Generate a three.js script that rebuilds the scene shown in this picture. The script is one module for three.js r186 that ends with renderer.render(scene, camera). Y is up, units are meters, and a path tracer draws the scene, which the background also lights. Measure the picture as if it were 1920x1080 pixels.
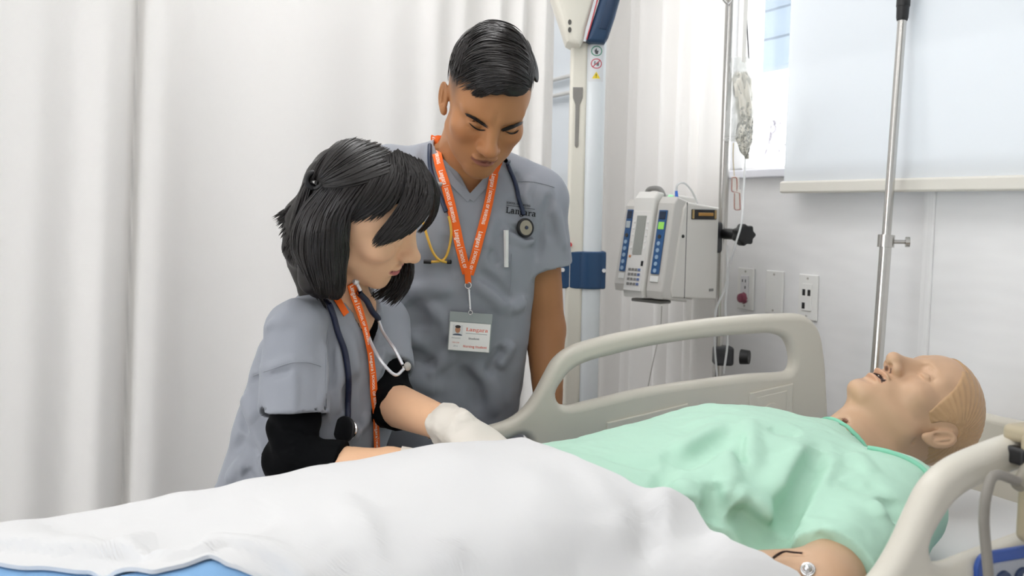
import * as THREE from 'three';
import { RoundedBoxGeometry } from 'three/addons/geometries/RoundedBoxGeometry.js';
import { mergeGeometries, mergeVertices, toCreasedNormals } from 'three/addons/utils/BufferGeometryUtils.js';
import { RectAreaLightUniformsLib } from 'three/addons/lights/RectAreaLightUniformsLib.js';
import { ImprovedNoise } from 'three/addons/math/ImprovedNoise.js';

// ---------------------------------------------------------------- camera, sky, area lights, exposure
const scene = new THREE.Scene();
const FOCAL = 1867, PITCH = Math.atan(150 / FOCAL), ROLL = 0.018;
const camera = new THREE.PerspectiveCamera(2 * Math.atan(540 / FOCAL) * 180 / Math.PI, 1920 / 1080, 0.05, 200);
camera.position.set(0, 1.36, 0);
camera.rotation.set(-PITCH, 0, ROLL);
camera.focus = 1.75; camera.userData.fStop = 5.6;
camera.updateMatrixWorld(true);
const renderer = new THREE.WebGLRenderer({ antialias: true });
renderer.toneMapping = THREE.LinearToneMapping;
renderer.toneMappingExposure = 0.69;
renderer.shadowMap.enabled = true;
renderer.shadowMap.type = THREE.PCFSoftShadowMap;

// The bed and the room share axes: local x runs to the head end wall, z to the near side of the bed.
const TURN = 0.4095, CT = Math.cos(TURN), ST = Math.sin(TURN), BX = 0.7042, BZ = -1.697;
const B = (x, y, z) => new THREE.Vector3(BX + x * CT + z * ST, y, BZ - x * ST + z * CT);
const toB = (p) => new THREE.Vector3((p.x - BX) * CT - (p.z - BZ) * ST, p.y, (p.x - BX) * ST + (p.z - BZ) * CT);
const dirB = (x, y, z) => new THREE.Vector3(x * CT + z * ST, y, -x * ST + z * CT);

{ // bright overcast winter sky, nearly even
  const w = 64, h = 32, d = new Float32Array(w * h * 4);
  for (let j = 0; j < h; j++) for (let i = 0; i < w; i++) {
    const up = (j / (h - 1) - 0.5) * 2, k = 1.0 - 0.12 * Math.max(0, up), o = (j * w + i) * 4;
    d[o] = k * 0.98; d[o + 1] = k * 0.99; d[o + 2] = k * 1.015; d[o + 3] = 1;
  }
  const t = new THREE.DataTexture(d, w, h, THREE.RGBAFormat, THREE.FloatType);
  t.mapping = THREE.EquirectangularReflectionMapping; t.magFilter = THREE.LinearFilter; t.needsUpdate = true;
  scene.background = t; scene.backgroundIntensity = 7;
}
RectAreaLightUniformsLib.init();
const CEILING = 2.75;
// [bed x, bed z, width along x, width along z, power]
const PANELS = [[-2.4, 0.3, 0.6, 1.2, 3.2], [-0.95, 0.3, 0.6, 1.2, 3.0], [-1.7, 1.75, 0.6, 1.2, 4.5], [-3.6, -0.5, 0.6, 1.2, 3.0], [-0.75, -0.85, 0.6, 1.0, 6.6], [-0.6, -2.3, 0.6, 1.2, 5.5]];

// ---------------------------------------------------------------- small maths
const V = (x, y, z) => new THREE.Vector3(x, y, z);
const clamp = (x, a, b) => (x < a ? a : x > b ? b : x);
const mix = (a, b, t) => a + (b - a) * t;
const sstep = (a, b, x) => { const t = clamp((x - a) / (b - a), 0, 1); return t * t * (3 - 2 * t); };
const noise = new ImprovedNoise();
const N3 = (x, y, z) => noise.noise(x + 31.7, y + 17.3, z + 5.9);
function rng(seed) { let s = seed >>> 0; return () => { s = (s + 0x6d2b79f5) >>> 0; let t = Math.imul(s ^ (s >>> 15), 1 | s); t = (t + Math.imul(t ^ (t >>> 7), 61 | t)) ^ t; return ((t ^ (t >>> 14)) >>> 0) / 4294967296; }; }
const CE = camera.matrixWorld.elements;
// a point seen at pixel (px, py) of the 1920 x 1080 frame, at a depth in metres along the lens axis
function at(px, py, depth) {
  const x = (px - 960) / FOCAL * depth, y = (540 - py) / FOCAL * depth, z = -depth;
  return V(CE[0] * x + CE[4] * y + CE[8] * z + CE[12], CE[1] * x + CE[5] * y + CE[9] * z + CE[13], CE[2] * x + CE[6] * y + CE[10] * z + CE[14]);
}
function onPlane(px, py, axis, value) { // in bed axes: where that line of sight meets the plane x, y or z = value
  const a = toB(camera.position), b = toB(at(px, py, 1)).sub(a), t = (value - a.getComponent(axis)) / b.getComponent(axis);
  return a.addScaledVector(b, t);
}
// ---------------------------------------------------------------- distance fields
const smin = (a, b, k) => { const h = k - Math.abs(a - b); return h > 0 ? Math.min(a, b) - h * h / (4 * k) : Math.min(a, b); };
const smax = (a, b, k) => -smin(-a, -b, k);
function ell(x, y, z, cx, cy, cz, rx, ry, rz) {
  x -= cx; y -= cy; z -= cz;
  const a = x / rx, b = y / ry, c = z / rz, k0 = Math.sqrt(a * a + b * b + c * c);
  const d = a / rx, e = b / ry, f = c / rz, k1 = Math.sqrt(d * d + e * e + f * f);
  return k1 < 1e-9 ? -Math.min(rx, ry, rz) : k0 * (k0 - 1) / k1;
}
function cap(x, y, z, ax, ay, az, bx, by, bz, ra, rb) {
  const dx = bx - ax, dy = by - ay, dz = bz - az, px = x - ax, py = y - ay, pz = z - az;
  let t = (px * dx + py * dy + pz * dz) / (dx * dx + dy * dy + dz * dz); t = t < 0 ? 0 : t > 1 ? 1 : t;
  const qx = px - dx * t, qy = py - dy * t, qz = pz - dz * t;
  return Math.sqrt(qx * qx + qy * qy + qz * qz) - (ra + (rb - ra) * t);
}
const capV = (x, y, z, a, b, ra, rb) => cap(x, y, z, a.x, a.y, a.z, b.x, b.y, b.z, ra, rb);
// a rigid frame: right-handed axes X (person's left), Y (up), Z (front)
function frame(o, fwd, up, scale = 1) {
  const z = fwd.clone().normalize(), x = up.clone().cross(z).normalize(), y = z.clone().cross(x), s = scale;
  return {
    o, x, y, z, s,
    out: (a, b, c) => V(o.x + s * (x.x * a + y.x * b + z.x * c), o.y + s * (x.y * a + y.y * b + z.y * c), o.z + s * (x.z * a + y.z * b + z.z * c)),
    in: (p) => { const d = p.clone().sub(o); return V(d.dot(x) / s, d.dot(y) / s, d.dot(z) / s); },
    field: (f) => (px, py, pz) => {
      px -= o.x; py -= o.y; pz -= o.z;
      return s * f((px * x.x + py * x.y + pz * x.z) / s, (px * y.x + py * y.y + pz * y.z) / s, (px * z.x + py * z.y + pz * z.z) / s);
    },
    matrix: () => new THREE.Matrix4().makeBasis(x, y, z).scale(V(s, s, s)).setPosition(o),
  };
}
// smooth surface of f = 0 inside a box (surface nets); cells whose block lies far from the surface are skipped
function mesh(f, lo, hi, cell, o = {}) {
  const nx = Math.ceil((hi.x - lo.x) / cell / 4) * 4 + 1, ny = Math.ceil((hi.y - lo.y) / cell / 4) * 4 + 1, nz = Math.ceil((hi.z - lo.z) / cell / 4) * 4 + 1;
  const g = new Float32Array(nx * ny * nz).fill(NaN), sy = nx, sz = nx * ny, far = cell * 3.5 * (o.slack ?? 1.7);
  for (let k = 0; k < nz - 1; k += 4) for (let j = 0; j < ny - 1; j += 4) for (let i = 0; i < nx - 1; i += 4) {
    const c = f(lo.x + (i + 2) * cell, lo.y + (j + 2) * cell, lo.z + (k + 2) * cell), near = Math.abs(c) < far;
    for (let c2 = k; c2 <= k + 4; c2++) for (let b = j; b <= j + 4; b++) for (let a = i; a <= i + 4; a++) {
      const n = a + b * sy + c2 * sz;
      if (near) { if (!(g[n] === g[n]) || Math.abs(g[n]) > 50) g[n] = f(lo.x + a * cell, lo.y + b * cell, lo.z + c2 * cell); } else if (!(g[n] === g[n])) g[n] = c > 0 ? 99 : -99;
    }
  }
  const pos = [], id = new Int32Array(nx * ny * nz).fill(-1), ind = [];
  const E = [0, 1, 0, 2, 0, 4, 1, 3, 1, 5, 2, 3, 2, 6, 3, 7, 4, 5, 4, 6, 5, 7, 6, 7], off = [];
  for (let c = 0; c < 8; c++) off.push((c & 1) + ((c >> 1) & 1) * sy + ((c >> 2) & 1) * sz);
  for (let k = 0; k < nz - 1; k++) for (let j = 0; j < ny - 1; j++) for (let i = 0; i < nx - 1; i++) {
    const n = i + j * sy + k * sz; let m = 0;
    for (let c = 0; c < 8; c++) if (g[n + off[c]] < 0) m |= 1 << c;
    if (m === 0 || m === 255) continue;
    let x = 0, y = 0, z = 0, cnt = 0;
    for (let e = 0; e < 24; e += 2) {
      const a = E[e], b = E[e + 1]; if (((m >> a) & 1) === ((m >> b) & 1)) continue;
      const va = g[n + off[a]], vb = g[n + off[b]]; let t = va / (va - vb); if (Math.abs(va) > 50 || Math.abs(vb) > 50) t = 0.5;
      x += (a & 1) + t * ((b & 1) - (a & 1)); y += ((a >> 1) & 1) + t * (((b >> 1) & 1) - ((a >> 1) & 1)); z += ((a >> 2) & 1) + t * (((b >> 2) & 1) - ((a >> 2) & 1)); cnt++;
    }
    id[n] = pos.length / 3;
    pos.push(lo.x + (i + x / cnt) * cell, lo.y + (j + y / cnt) * cell, lo.z + (k + z / cnt) * cell);
  }
  const keep = o.keep;
  const quad = (a, b, c, d, flip) => {
    if (a < 0 || b < 0 || c < 0 || d < 0) return;
    if (keep && !keep((pos[a * 3] + pos[c * 3]) / 2, (pos[a * 3 + 1] + pos[c * 3 + 1]) / 2, (pos[a * 3 + 2] + pos[c * 3 + 2]) / 2)) return;
    if (flip) ind.push(a, c, b, a, d, c); else ind.push(a, b, c, a, c, d);
  };
  for (let k = 1; k < nz - 1; k++) for (let j = 1; j < ny - 1; j++) for (let i = 1; i < nx - 1; i++) {
    const n = i + j * sy + k * sz, s0 = g[n] < 0;
    if (s0 !== g[n + 1] < 0) quad(id[n - sy - sz], id[n - sz], id[n], id[n - sy], !s0);
    if (s0 !== g[n + sy] < 0) quad(id[n - 1 - sz], id[n - sz], id[n], id[n - 1], s0);
    if (s0 !== g[n + sz] < 0) quad(id[n - 1 - sy], id[n - sy], id[n], id[n - 1], !s0);
  }
  // normals from the field itself
  const used = new Map(), P = [], NN = [], C = [], UV = [];
  const h = cell * (o.soft ?? 0.6), col = [0, 0, 0];
  for (let q = 0; q < ind.length; q++) {
    let v = used.get(ind[q]);
    if (v === undefined) {
      v = P.length / 3; used.set(ind[q], v);
      const x = pos[ind[q] * 3], y = pos[ind[q] * 3 + 1], z = pos[ind[q] * 3 + 2];
      let a = f(x + h, y, z) - f(x - h, y, z), b = f(x, y + h, z) - f(x, y - h, z), c = f(x, y, z + h) - f(x, y, z - h); const l = Math.hypot(a, b, c) || 1;
      P.push(x, y, z); NN.push(a / l, b / l, c / l); UV.push(x + z * 0.7, y + z * 0.4);
      if (o.color) { o.color(x, y, z, col, a / l, b / l, c / l); C.push(col[0], col[1], col[2]); }
    }
    ind[q] = v;
  }
  const G = new THREE.BufferGeometry();
  G.setAttribute('position', new THREE.Float32BufferAttribute(P, 3));
  G.setAttribute('normal', new THREE.Float32BufferAttribute(NN, 3));
  G.setAttribute('uv', new THREE.Float32BufferAttribute(UV, 2));
  if (o.color) G.setAttribute('color', new THREE.Float32BufferAttribute(C, 3));
  G.setIndex(ind);
  return G;
}
// walk from a to b until the field is entered
function trace(f, a, d, tmax, t0 = 0) {
  let t = t0;
  for (let i = 0; i < 200 && t < tmax; i++) { const s = f(a.x + d.x * t, a.y + d.y * t, a.z + d.z * t); if (s < 0.0004) return a.clone().addScaledVector(d, t); t += Math.max(s * 0.7, 0.0005); }
  return null;
}
// where the line of sight through a pixel meets a surface, lifted off it towards the viewer's side by lift
function hit(f, px, py, lift = 0, t0 = 0.8, tmax = 4) {
  const a = camera.position, d = at(px, py, 1).sub(a).normalize(), p = trace(f, a, d, tmax, t0);
  if (!p) return null;
  return lift ? p.addScaledVector(gradient(f, p), lift) : p;
}
function gradient(f, p, h = 0.004) {
  return V(f(p.x + h, p.y, p.z) - f(p.x - h, p.y, p.z), f(p.x, p.y + h, p.z) - f(p.x, p.y - h, p.z), f(p.x, p.y, p.z + h) - f(p.x, p.y, p.z - h)).normalize();
}
// soft ridges (amp > 0) and furrows (amp < 0) along lines on a surface; each is {pts: [Vector3], r, amp}
function creased(f, folds) {
  const S = [];
  for (const { pts, r, amp } of folds) {
    const q = pts.filter(Boolean); if (q.length < 2) continue;
    const bb = new THREE.Box3().setFromPoints(q).expandByScalar(r * 2.2);
    S.push({ q, r, amp, lo: bb.min, hi: bb.max });
  }
  return (x, y, z) => {
    let d = f(x, y, z); if (d > 0.06 || d < -0.06) return d;
    for (let i = 0; i < S.length; i++) {
      const s = S[i];
      if (x < s.lo.x || y < s.lo.y || z < s.lo.z || x > s.hi.x || y > s.hi.y || z > s.hi.z) continue;
      let best = 9, bu = 0; const n = s.q.length - 1;
      for (let j = 0; j < n; j++) {
        const a = s.q[j], b = s.q[j + 1], dx = b.x - a.x, dy = b.y - a.y, dz = b.z - a.z, px = x - a.x, py = y - a.y, pz = z - a.z;
        let t = (px * dx + py * dy + pz * dz) / (dx * dx + dy * dy + dz * dz + 1e-12); t = t < 0 ? 0 : t > 1 ? 1 : t;
        const e = Math.hypot(px - dx * t, py - dy * t, pz - dz * t); if (e < best) { best = e; bu = (j + t) / n; }
      }
      const k = best / s.r; if (k < 2.2) d -= s.amp * Math.exp(-k * k * 1.4) * Math.min(1, 4.5 * Math.min(bu, 1 - bu) + 0.15);
    }
    return d;
  };
}
// ---------------------------------------------------------------- scene bookkeeping
const taken = new Map();
function numbered(name) { const n = taken.get(name) ?? 0; taken.set(name, n + 1); return n ? `${name}_${String(n).padStart(3, '0')}` : name; }
function tag(o, label, category, group) { o.userData.label = label; o.userData.category = category; if (group) o.userData.group = group; return o; }
function thing(name, label, category, pos, turn = 0, group) {
  const o = new THREE.Group(); o.name = numbered(name); o.position.copy(pos); o.rotation.y = turn; scene.add(o);
  return tag(o, label, category, group);
}
const plainAttrs = (g) => { for (const k of Object.keys(g.attributes)) if (!['position', 'normal', 'uv', 'color'].includes(k)) g.deleteAttribute(k); return g; };
function merged(list) {
  if (!Array.isArray(list)) return list;
  if (list.length === 1) return list[0];
  const anyColor = list.some((g) => g.attributes.color);
  return mergeGeometries(list.map((g) => {
    g = plainAttrs(g.index ? g.toNonIndexed() : g.clone());
    if (!g.attributes.uv) g.setAttribute('uv', new THREE.Float32BufferAttribute(new Float32Array(g.attributes.position.count * 2), 2));
    if (anyColor && !g.attributes.color) g.setAttribute('color', new THREE.Float32BufferAttribute(new Float32Array(g.attributes.position.count * 3).fill(1), 3));
    return g;
  }));
}
function part(name, geo, mat, parent, label) {
  const m = new THREE.Mesh(merged(geo), mat); m.name = numbered(name); m.castShadow = m.receiveShadow = true; parent.add(m);
  if (label) m.userData.label = label;
  return m;
}
function structure(name, geo, mat, pos, turn = TURN) {
  const m = part(name, geo, mat, scene); m.userData.kind = 'structure'; if (pos) m.position.copy(pos); m.rotation.y = turn; return m;
}
// geometry made in world axes, for a thing whose group stands at base without a turn
const world = (g, base) => g.translate(-base.x, -base.y, -base.z);
// ---------------------------------------------------------------- geometry helpers
const box = (w, h, d, x = 0, y = 0, z = 0, r = 0.002) => { const q = Math.min(r, w / 2.1, h / 2.1, d / 2.1); return new RoundedBoxGeometry(w, h, d, 2, q).translate(x, y, z); };
const cyl = (ra, rb, h, x, y, z, n = 24) => new THREE.CylinderGeometry(ra, rb, h, n).translate(x, y, z);
function rod(a, b, ra, rb = ra, n = 12) {
  const d = b.clone().sub(a), l = d.length();
  return new THREE.CylinderGeometry(rb, ra, l, n).translate(0, l / 2, 0).applyQuaternion(new THREE.Quaternion().setFromUnitVectors(V(0, 1, 0), d.normalize())).translate(a.x, a.y, a.z);
}
const curve = (pts, t = 0.5) => new THREE.CatmullRomCurve3(pts.filter(Boolean), false, 'centripetal', t);
const tube = (pts, r, seg = 40, n = 8) => new THREE.TubeGeometry(curve(pts), seg, r, n);
const lathe = (pts, n = 32) => new THREE.LatheGeometry(pts.map(([r, y]) => new THREE.Vector2(r, y)), n);
function extrude(shape, depth, bevel = 0, seg = 3, curveSegments = 16) {
  return new THREE.ExtrudeGeometry(shape, { depth: Math.max(depth - 2 * bevel, 1e-4), bevelEnabled: bevel > 0, bevelThickness: bevel, bevelSize: bevel, bevelOffset: -bevel, bevelSegments: seg, curveSegments }).translate(0, 0, bevel);
}
function shapeOf(pts, closed = true) { const s = new THREE.Shape(); s.moveTo(...pts[0]); for (let i = 1; i < pts.length; i++) s.lineTo(...pts[i]); if (closed) s.closePath(); return s; }
function smoothLoop(pts, n = 120) { return new THREE.CatmullRomCurve3(pts.map(([x, y]) => V(x, y, 0)), true, 'centripetal').getSpacedPoints(n).slice(0, -1).map((p) => new THREE.Vector2(p.x, p.y)); }
// a strip of cloth along points with given normals; u runs along it in metres
function strip(pts, normals, width, thick) {
  const n = pts.length, P = [], UV = [], I = []; let u = 0;
  for (let i = 0; i < n; i++) {
    const t = pts[Math.min(i + 1, n - 1)].clone().sub(pts[Math.max(i - 1, 0)]).normalize(), nn = normals[i].clone().addScaledVector(t, -normals[i].dot(t)).normalize(), s = t.clone().cross(nn).normalize();
    const w = (typeof width === 'function' ? width(i / (n - 1)) : width) / 2;
    if (i) u += pts[i].distanceTo(pts[i - 1]);
    for (const [a, b, v] of [[-1, 1, 0], [1, 1, 1], [1, -1, 1], [-1, -1, 0]]) { const p = pts[i].clone().addScaledVector(s, a * w).addScaledVector(nn, b * thick / 2); P.push(p.x, p.y, p.z); UV.push(u, 1 - v); }
    if (i) for (let k = 0; k < 4; k++) { const a = (i - 1) * 4 + k, b = (i - 1) * 4 + (k + 1) % 4; I.push(a, b, b + 4, a, b + 4, a + 4); }
  }
  const l = (n - 1) * 4; I.push(0, 2, 1, 0, 3, 2, l, l + 1, l + 2, l, l + 2, l + 3);
  const g = new THREE.BufferGeometry(); g.setAttribute('position', new THREE.Float32BufferAttribute(P, 3)); g.setAttribute('uv', new THREE.Float32BufferAttribute(UV, 2)); g.setIndex(I);
  return toCreasedNormals(g, 0.9);
}
// a lock of hair: a flattened tube that thins out to its end
function lock(pts, width, thick, normalAt, seg = 12, shape = (t) => Math.sqrt(Math.max(0, Math.min(1, t * 4 + 0.03))) * Math.pow(1 - t, 0.55) + 0.04) {
  const c = curve(pts), P = [], I = [], K = 6;
  for (let i = 0; i <= seg; i++) {
    const t = i / seg, p = c.getPoint(t), d = c.getTangent(t), nn = normalAt(p); nn.addScaledVector(d, -nn.dot(d)).normalize(); const s = d.clone().cross(nn), w = width * shape(t), h = thick * shape(t);
    for (let k = 0; k < K; k++) { const a = k / K * 2 * Math.PI; P.push(p.x + s.x * Math.cos(a) * w + nn.x * Math.sin(a) * h, p.y + s.y * Math.cos(a) * w + nn.y * Math.sin(a) * h, p.z + s.z * Math.cos(a) * w + nn.z * Math.sin(a) * h); }
    if (i) for (let k = 0; k < K; k++) { const a = (i - 1) * K + k, b = (i - 1) * K + (k + 1) % K; I.push(a, b, b + K, a, b + K, a + K); }
  }
  const g = new THREE.BufferGeometry(); g.setAttribute('position', new THREE.Float32BufferAttribute(P, 3)); g.setIndex(I); g.computeVertexNormals();
  g.setAttribute('uv', new THREE.Float32BufferAttribute(new Float32Array(P.length / 3 * 2), 2));
  return g;
}
function paint(w, h, draw, srgb = true) {
  const c = document.createElement('canvas'); c.width = w; c.height = h; draw(c.getContext('2d'), w, h);
  const t = new THREE.CanvasTexture(c); if (srgb) t.colorSpace = THREE.SRGBColorSpace; t.wrapS = t.wrapT = THREE.RepeatWrapping; t.anisotropy = 8; return t;
}
function dataTexture(w, h, f, srgb = false) {
  const d = new Uint8Array(w * h * 4);
  for (let j = 0; j < h; j++) for (let i = 0; i < w; i++) { const v = f(i / w, j / h), o = (j * w + i) * 4; d[o] = d[o + 1] = d[o + 2] = clamp(v, 0, 1) * 255; d[o + 3] = 255; }
  const t = new THREE.DataTexture(d, w, h); t.magFilter = THREE.LinearFilter; t.wrapS = t.wrapT = THREE.RepeatWrapping; if (srgb) t.colorSpace = THREE.SRGBColorSpace; t.needsUpdate = true; return t;
}
const std = (color, roughness = 0.6, o = {}) => new THREE.MeshStandardMaterial({ color, roughness, ...o });
const phy = (color, roughness = 0.6, o = {}) => new THREE.MeshPhysicalMaterial({ color, roughness, ...o });
// ---------------------------------------------------------------- materials
const weave = dataTexture(256, 256, (u, v) => { // dimpled curtain weave, one tile = 8 cm
  const n = 16, i = u * n, j = v * n * 2, s = Math.floor(j) % 2 ? 0.5 : 0, a = ((i + s) % 1) - 0.5, b = (j % 1) - 0.5; return 0.75 - 0.6 * Math.exp(-(a * a * 14 + b * b * 10)); });
weave.repeat.set(1 / 0.08, 1 / 0.08);
const fine = dataTexture(128, 128, (u, v) => 0.5 + 0.25 * Math.sin(u * 2 * Math.PI * 32) * Math.sin(v * 2 * Math.PI * 32) + 0.2 * (N3(u * 40, v * 40, 1)));
fine.repeat.set(1 / 0.03, 1 / 0.03);
const wallTone = dataTexture(256, 256, (u, v) => 0.96 + 0.03 * N3(u * 5, v * 5, 3) + 0.015 * N3(u * 60, v * 60, 7), true);
const M = {
  wall: std(0xfbfbfb, 0.85, { map: wallTone }), ceiling: std(0xf4f4f2, 0.9), floor: std(0xc6c5c2, 0.5), trim: std(0xe9e9e6, 0.5),
  curtain: phy(0xfaf8f5, 0.9, { bumpMap: weave, bumpScale: 0.0006, transmission: 0.22, thickness: 0, sheen: 0.3, sheenColor: new THREE.Color(1, 1, 1), sheenRoughness: 0.6 }),
  white: std(0xf2f2ef, 0.45), offwhite: std(0xe6e3da, 0.42), steel: std(0xc8c6c2, 0.25, { metalness: 1 }), chrome: std(0xd8d8d8, 0.14, { metalness: 1 }), black: std(0x141416, 0.45), darkgrey: std(0x3a3b3e, 0.5),
  rail: phy(0xd6d1c4, 0.38, { clearcoat: 0.25, clearcoatRoughness: 0.4 }), navy: std(0x24405f, 0.45), greyPlastic: std(0xb9b6b0, 0.45),
  glass: new THREE.MeshPhysicalMaterial({ color: 0xffffff, roughness: 0, transmission: 1, thickness: 0, ior: 1.5 }),
  blind: phy(0xf0f4f7, 0.55, { transmission: 0.2, thickness: 0 }),
  sheet: phy(0xdedede, 0.85, { bumpMap: fine, bumpScale: 0.0002, sheen: 0.2, sheenColor: new THREE.Color(1, 1, 1) }),
};
// ---------------------------------------------------------------- the room shell
const XW = 0.38, XL = -4.6, ZB = -3.0, ZF = 3.4, T = 0.18;   // inner faces: head wall, far wall to the left, rear wall, front wall
const slab = (x0, x1, y0, y1, z0, z1) => new THREE.BoxGeometry(x1 - x0, y1 - y0, z1 - z0).translate((x0 + x1) / 2, (y0 + y1) / 2, (z0 + z1) / 2);
const ORG = B(0, 0, 0);
structure('floor', slab(XL - T, XW + T, -0.12, 0, ZB - T, ZF + T), M.floor, ORG);
structure('ceiling', slab(XL - T, XW + T, CEILING, CEILING + 0.12, ZB - T, ZF + T), M.ceiling, ORG);
// a wide window to the left, outside the frame, gives the room its daylight
const LW = [-0.7, 2.0], DY = [0.85, 2.45];
structure('wall_left', [slab(XL - T, XL, 0, DY[0], ZB - T, ZF + T), slab(XL - T, XL, DY[1], CEILING, ZB - T, ZF + T), slab(XL - T, XL, DY[0], DY[1], ZB - T, LW[0]), slab(XL - T, XL, DY[0], DY[1], LW[1], ZF + T)], M.wall, ORG);
{
  const ym = (DY[0] + DY[1]) / 2, dy = DY[1] - DY[0], wl = structure('window_3', [0, 0.333, 0.667, 1].map((k) => box(0.05, dy, 0.05, XL - 0.1, ym, mix(LW[0] + 0.025, LW[1] - 0.025, k), 0.004)).concat([DY[0] + 0.025, DY[1] - 0.025].map((y) => box(0.05, 0.05, LW[1] - LW[0], XL - 0.1, y, (LW[0] + LW[1]) / 2, 0.004))), M.white, ORG);
  for (let k = 0; k < 3; k++) part('window_pane', slab(XL - 0.102, XL - 0.098, DY[0] + 0.04, DY[1] - 0.04, mix(LW[0], LW[1], k / 3) + 0.03, mix(LW[0], LW[1], (k + 1) / 3) - 0.03), M.glass, wl);
}
structure('wall_rear', slab(XL, XW, 0, CEILING, ZB - T, ZB), M.wall, ORG);
structure('wall_front', slab(XL, XW, 0, CEILING, ZF, ZF + T), M.wall, ORG);
// head wall with a window opening
const WZ0 = -1.205, WZ1 = 0.95, WY0 = 1.462, WY1 = 2.42;
structure('wall_head', [slab(XW, XW + T, 0, WY0, ZB - T, ZF + T), slab(XW, XW + T, WY1, CEILING, ZB - T, ZF + T), slab(XW, XW + T, WY0, WY1, ZB - T, -2.85), slab(XW, XW + T, WY0, WY1, -1.9, WZ0), slab(XW, XW + T, WY0, WY1, WZ1, ZF + T)], M.wall, ORG);
{
  const w = structure('window_1', [box(0.05, WY1 - WY0, 0.05, XW + 0.11, (WY0 + WY1) / 2, WZ0 + 0.025, 0.004), box(0.05, WY1 - WY0, 0.05, XW + 0.11, (WY0 + WY1) / 2, WZ1 - 0.025, 0.004), box(0.05, 0.05, WZ1 - WZ0, XW + 0.11, WY1 - 0.025, (WZ0 + WZ1) / 2, 0.004), box(0.05, 0.03, WZ1 - WZ0, XW + 0.11, WY0 + 0.015, (WZ0 + WZ1) / 2, 0.004), box(0.05, WY1 - WY0, 0.05, XW + 0.11, (WY0 + WY1) / 2, 0.0, 0.004)], M.white, ORG);
  part('window_pane', slab(XW + 0.108, XW + 0.112, WY0 + 0.04, WY1 - 0.04, WZ0 + 0.04, -0.02), M.glass, w);
  part('window_pane', slab(XW + 0.108, XW + 0.112, WY0 + 0.04, WY1 - 0.04, 0.02, WZ1 - 0.04), M.glass, w);
}
{
  const a = -2.85, b = -1.9, w = structure('window_2', [box(0.05, WY1 - WY0, 0.05, XW + 0.11, (WY0 + WY1) / 2, a + 0.025, 0.004), box(0.05, WY1 - WY0, 0.05, XW + 0.11, (WY0 + WY1) / 2, b - 0.025, 0.004), box(0.05, 0.05, b - a, XW + 0.11, WY1 - 0.025, (a + b) / 2, 0.004), box(0.05, 0.045, b - a, XW + 0.11, WY0 + 0.022, (a + b) / 2, 0.004)], M.white, ORG);
  part('window_pane', slab(XW + 0.108, XW + 0.112, WY0 + 0.04, WY1 - 0.04, a + 0.04, b - 0.04), M.glass, w);
}
structure('window_sill_1', box(0.14, 0.022, WZ1 - WZ0 + 0.08, XW + 0.03, WY0 + 0.002, (WZ0 + WZ1) / 2, 0.004), std(0xdcdde4, 0.45), ORG);
structure('baseboard_head', slab(XW - 0.012, XW, 0, 0.1, ZB, ZF), M.trim, ORG);
structure('baseboard_rear', slab(XL, XW, 0, 0.1, ZB, ZB + 0.012), M.trim, ORG);
// vertical joint covers between the wall boards
structure('trim_1', box(0.006, 1.44, 0.03, XW - 0.002, 0.74, -0.36, 0.002), M.wall, ORG);
structure('trim_2', box(0.006, 1.44, 0.03, XW - 0.002, 0.74, 0.55, 0.002), M.wall, ORG);
// low guard rail fixed to the head wall, seen between the curtains
{
  const r = structure('trim_3', [box(0.02, 0.012, 0.5, XW - 0.05, 1.845, -2.2, 0.004), box(0.02, 0.012, 0.5, XW - 0.05, 1.785, -2.2, 0.004), box(0.06, 0.07, 0.02, XW - 0.03, 1.815, -2.27, 0.004), box(0.06, 0.07, 0.02, XW - 0.03, 1.815, -2.42, 0.004)], M.trim, ORG);
  void r;
}
// ---------------------------------------------------------------- ceiling light panels
const PANEL_PLACES = ['above the foot of the bed', 'above the chest of the manikin', 'on the near side of the bed', 'beside the far left wall', 'above the standing man', 'behind the privacy curtains'];
for (const [i, [x, z, w, d, power]] of PANELS.entries()) {
  const t = thing('ceiling_light', 'flat white ceiling light panel ' + PANEL_PLACES[i], 'ceiling light', B(x, CEILING, z), TURN, 'ceiling light panels');
  part('frame', [box(w + 0.04, 0.02, 0.02, 0, -0.01, d / 2 + 0.01), box(w + 0.04, 0.02, 0.02, 0, -0.01, -d / 2 - 0.01), box(0.02, 0.02, d, w / 2 + 0.01, -0.01, 0), box(0.02, 0.02, d, -w / 2 - 0.01, -0.01, 0)], M.white, t);
  part('diffuser', new THREE.BoxGeometry(w, 0.008, d).translate(0, -0.006, 0), std(0xffffff, 0.6, { emissive: 0xfff8ee, emissiveIntensity: 1.2 }), t);
  const l = new THREE.RectAreaLight(0xfdfdff, power, w, d); l.position.copy(B(x, CEILING - 0.03, z)); l.lookAt(B(x, 0, z)); scene.add(l);
}
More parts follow.
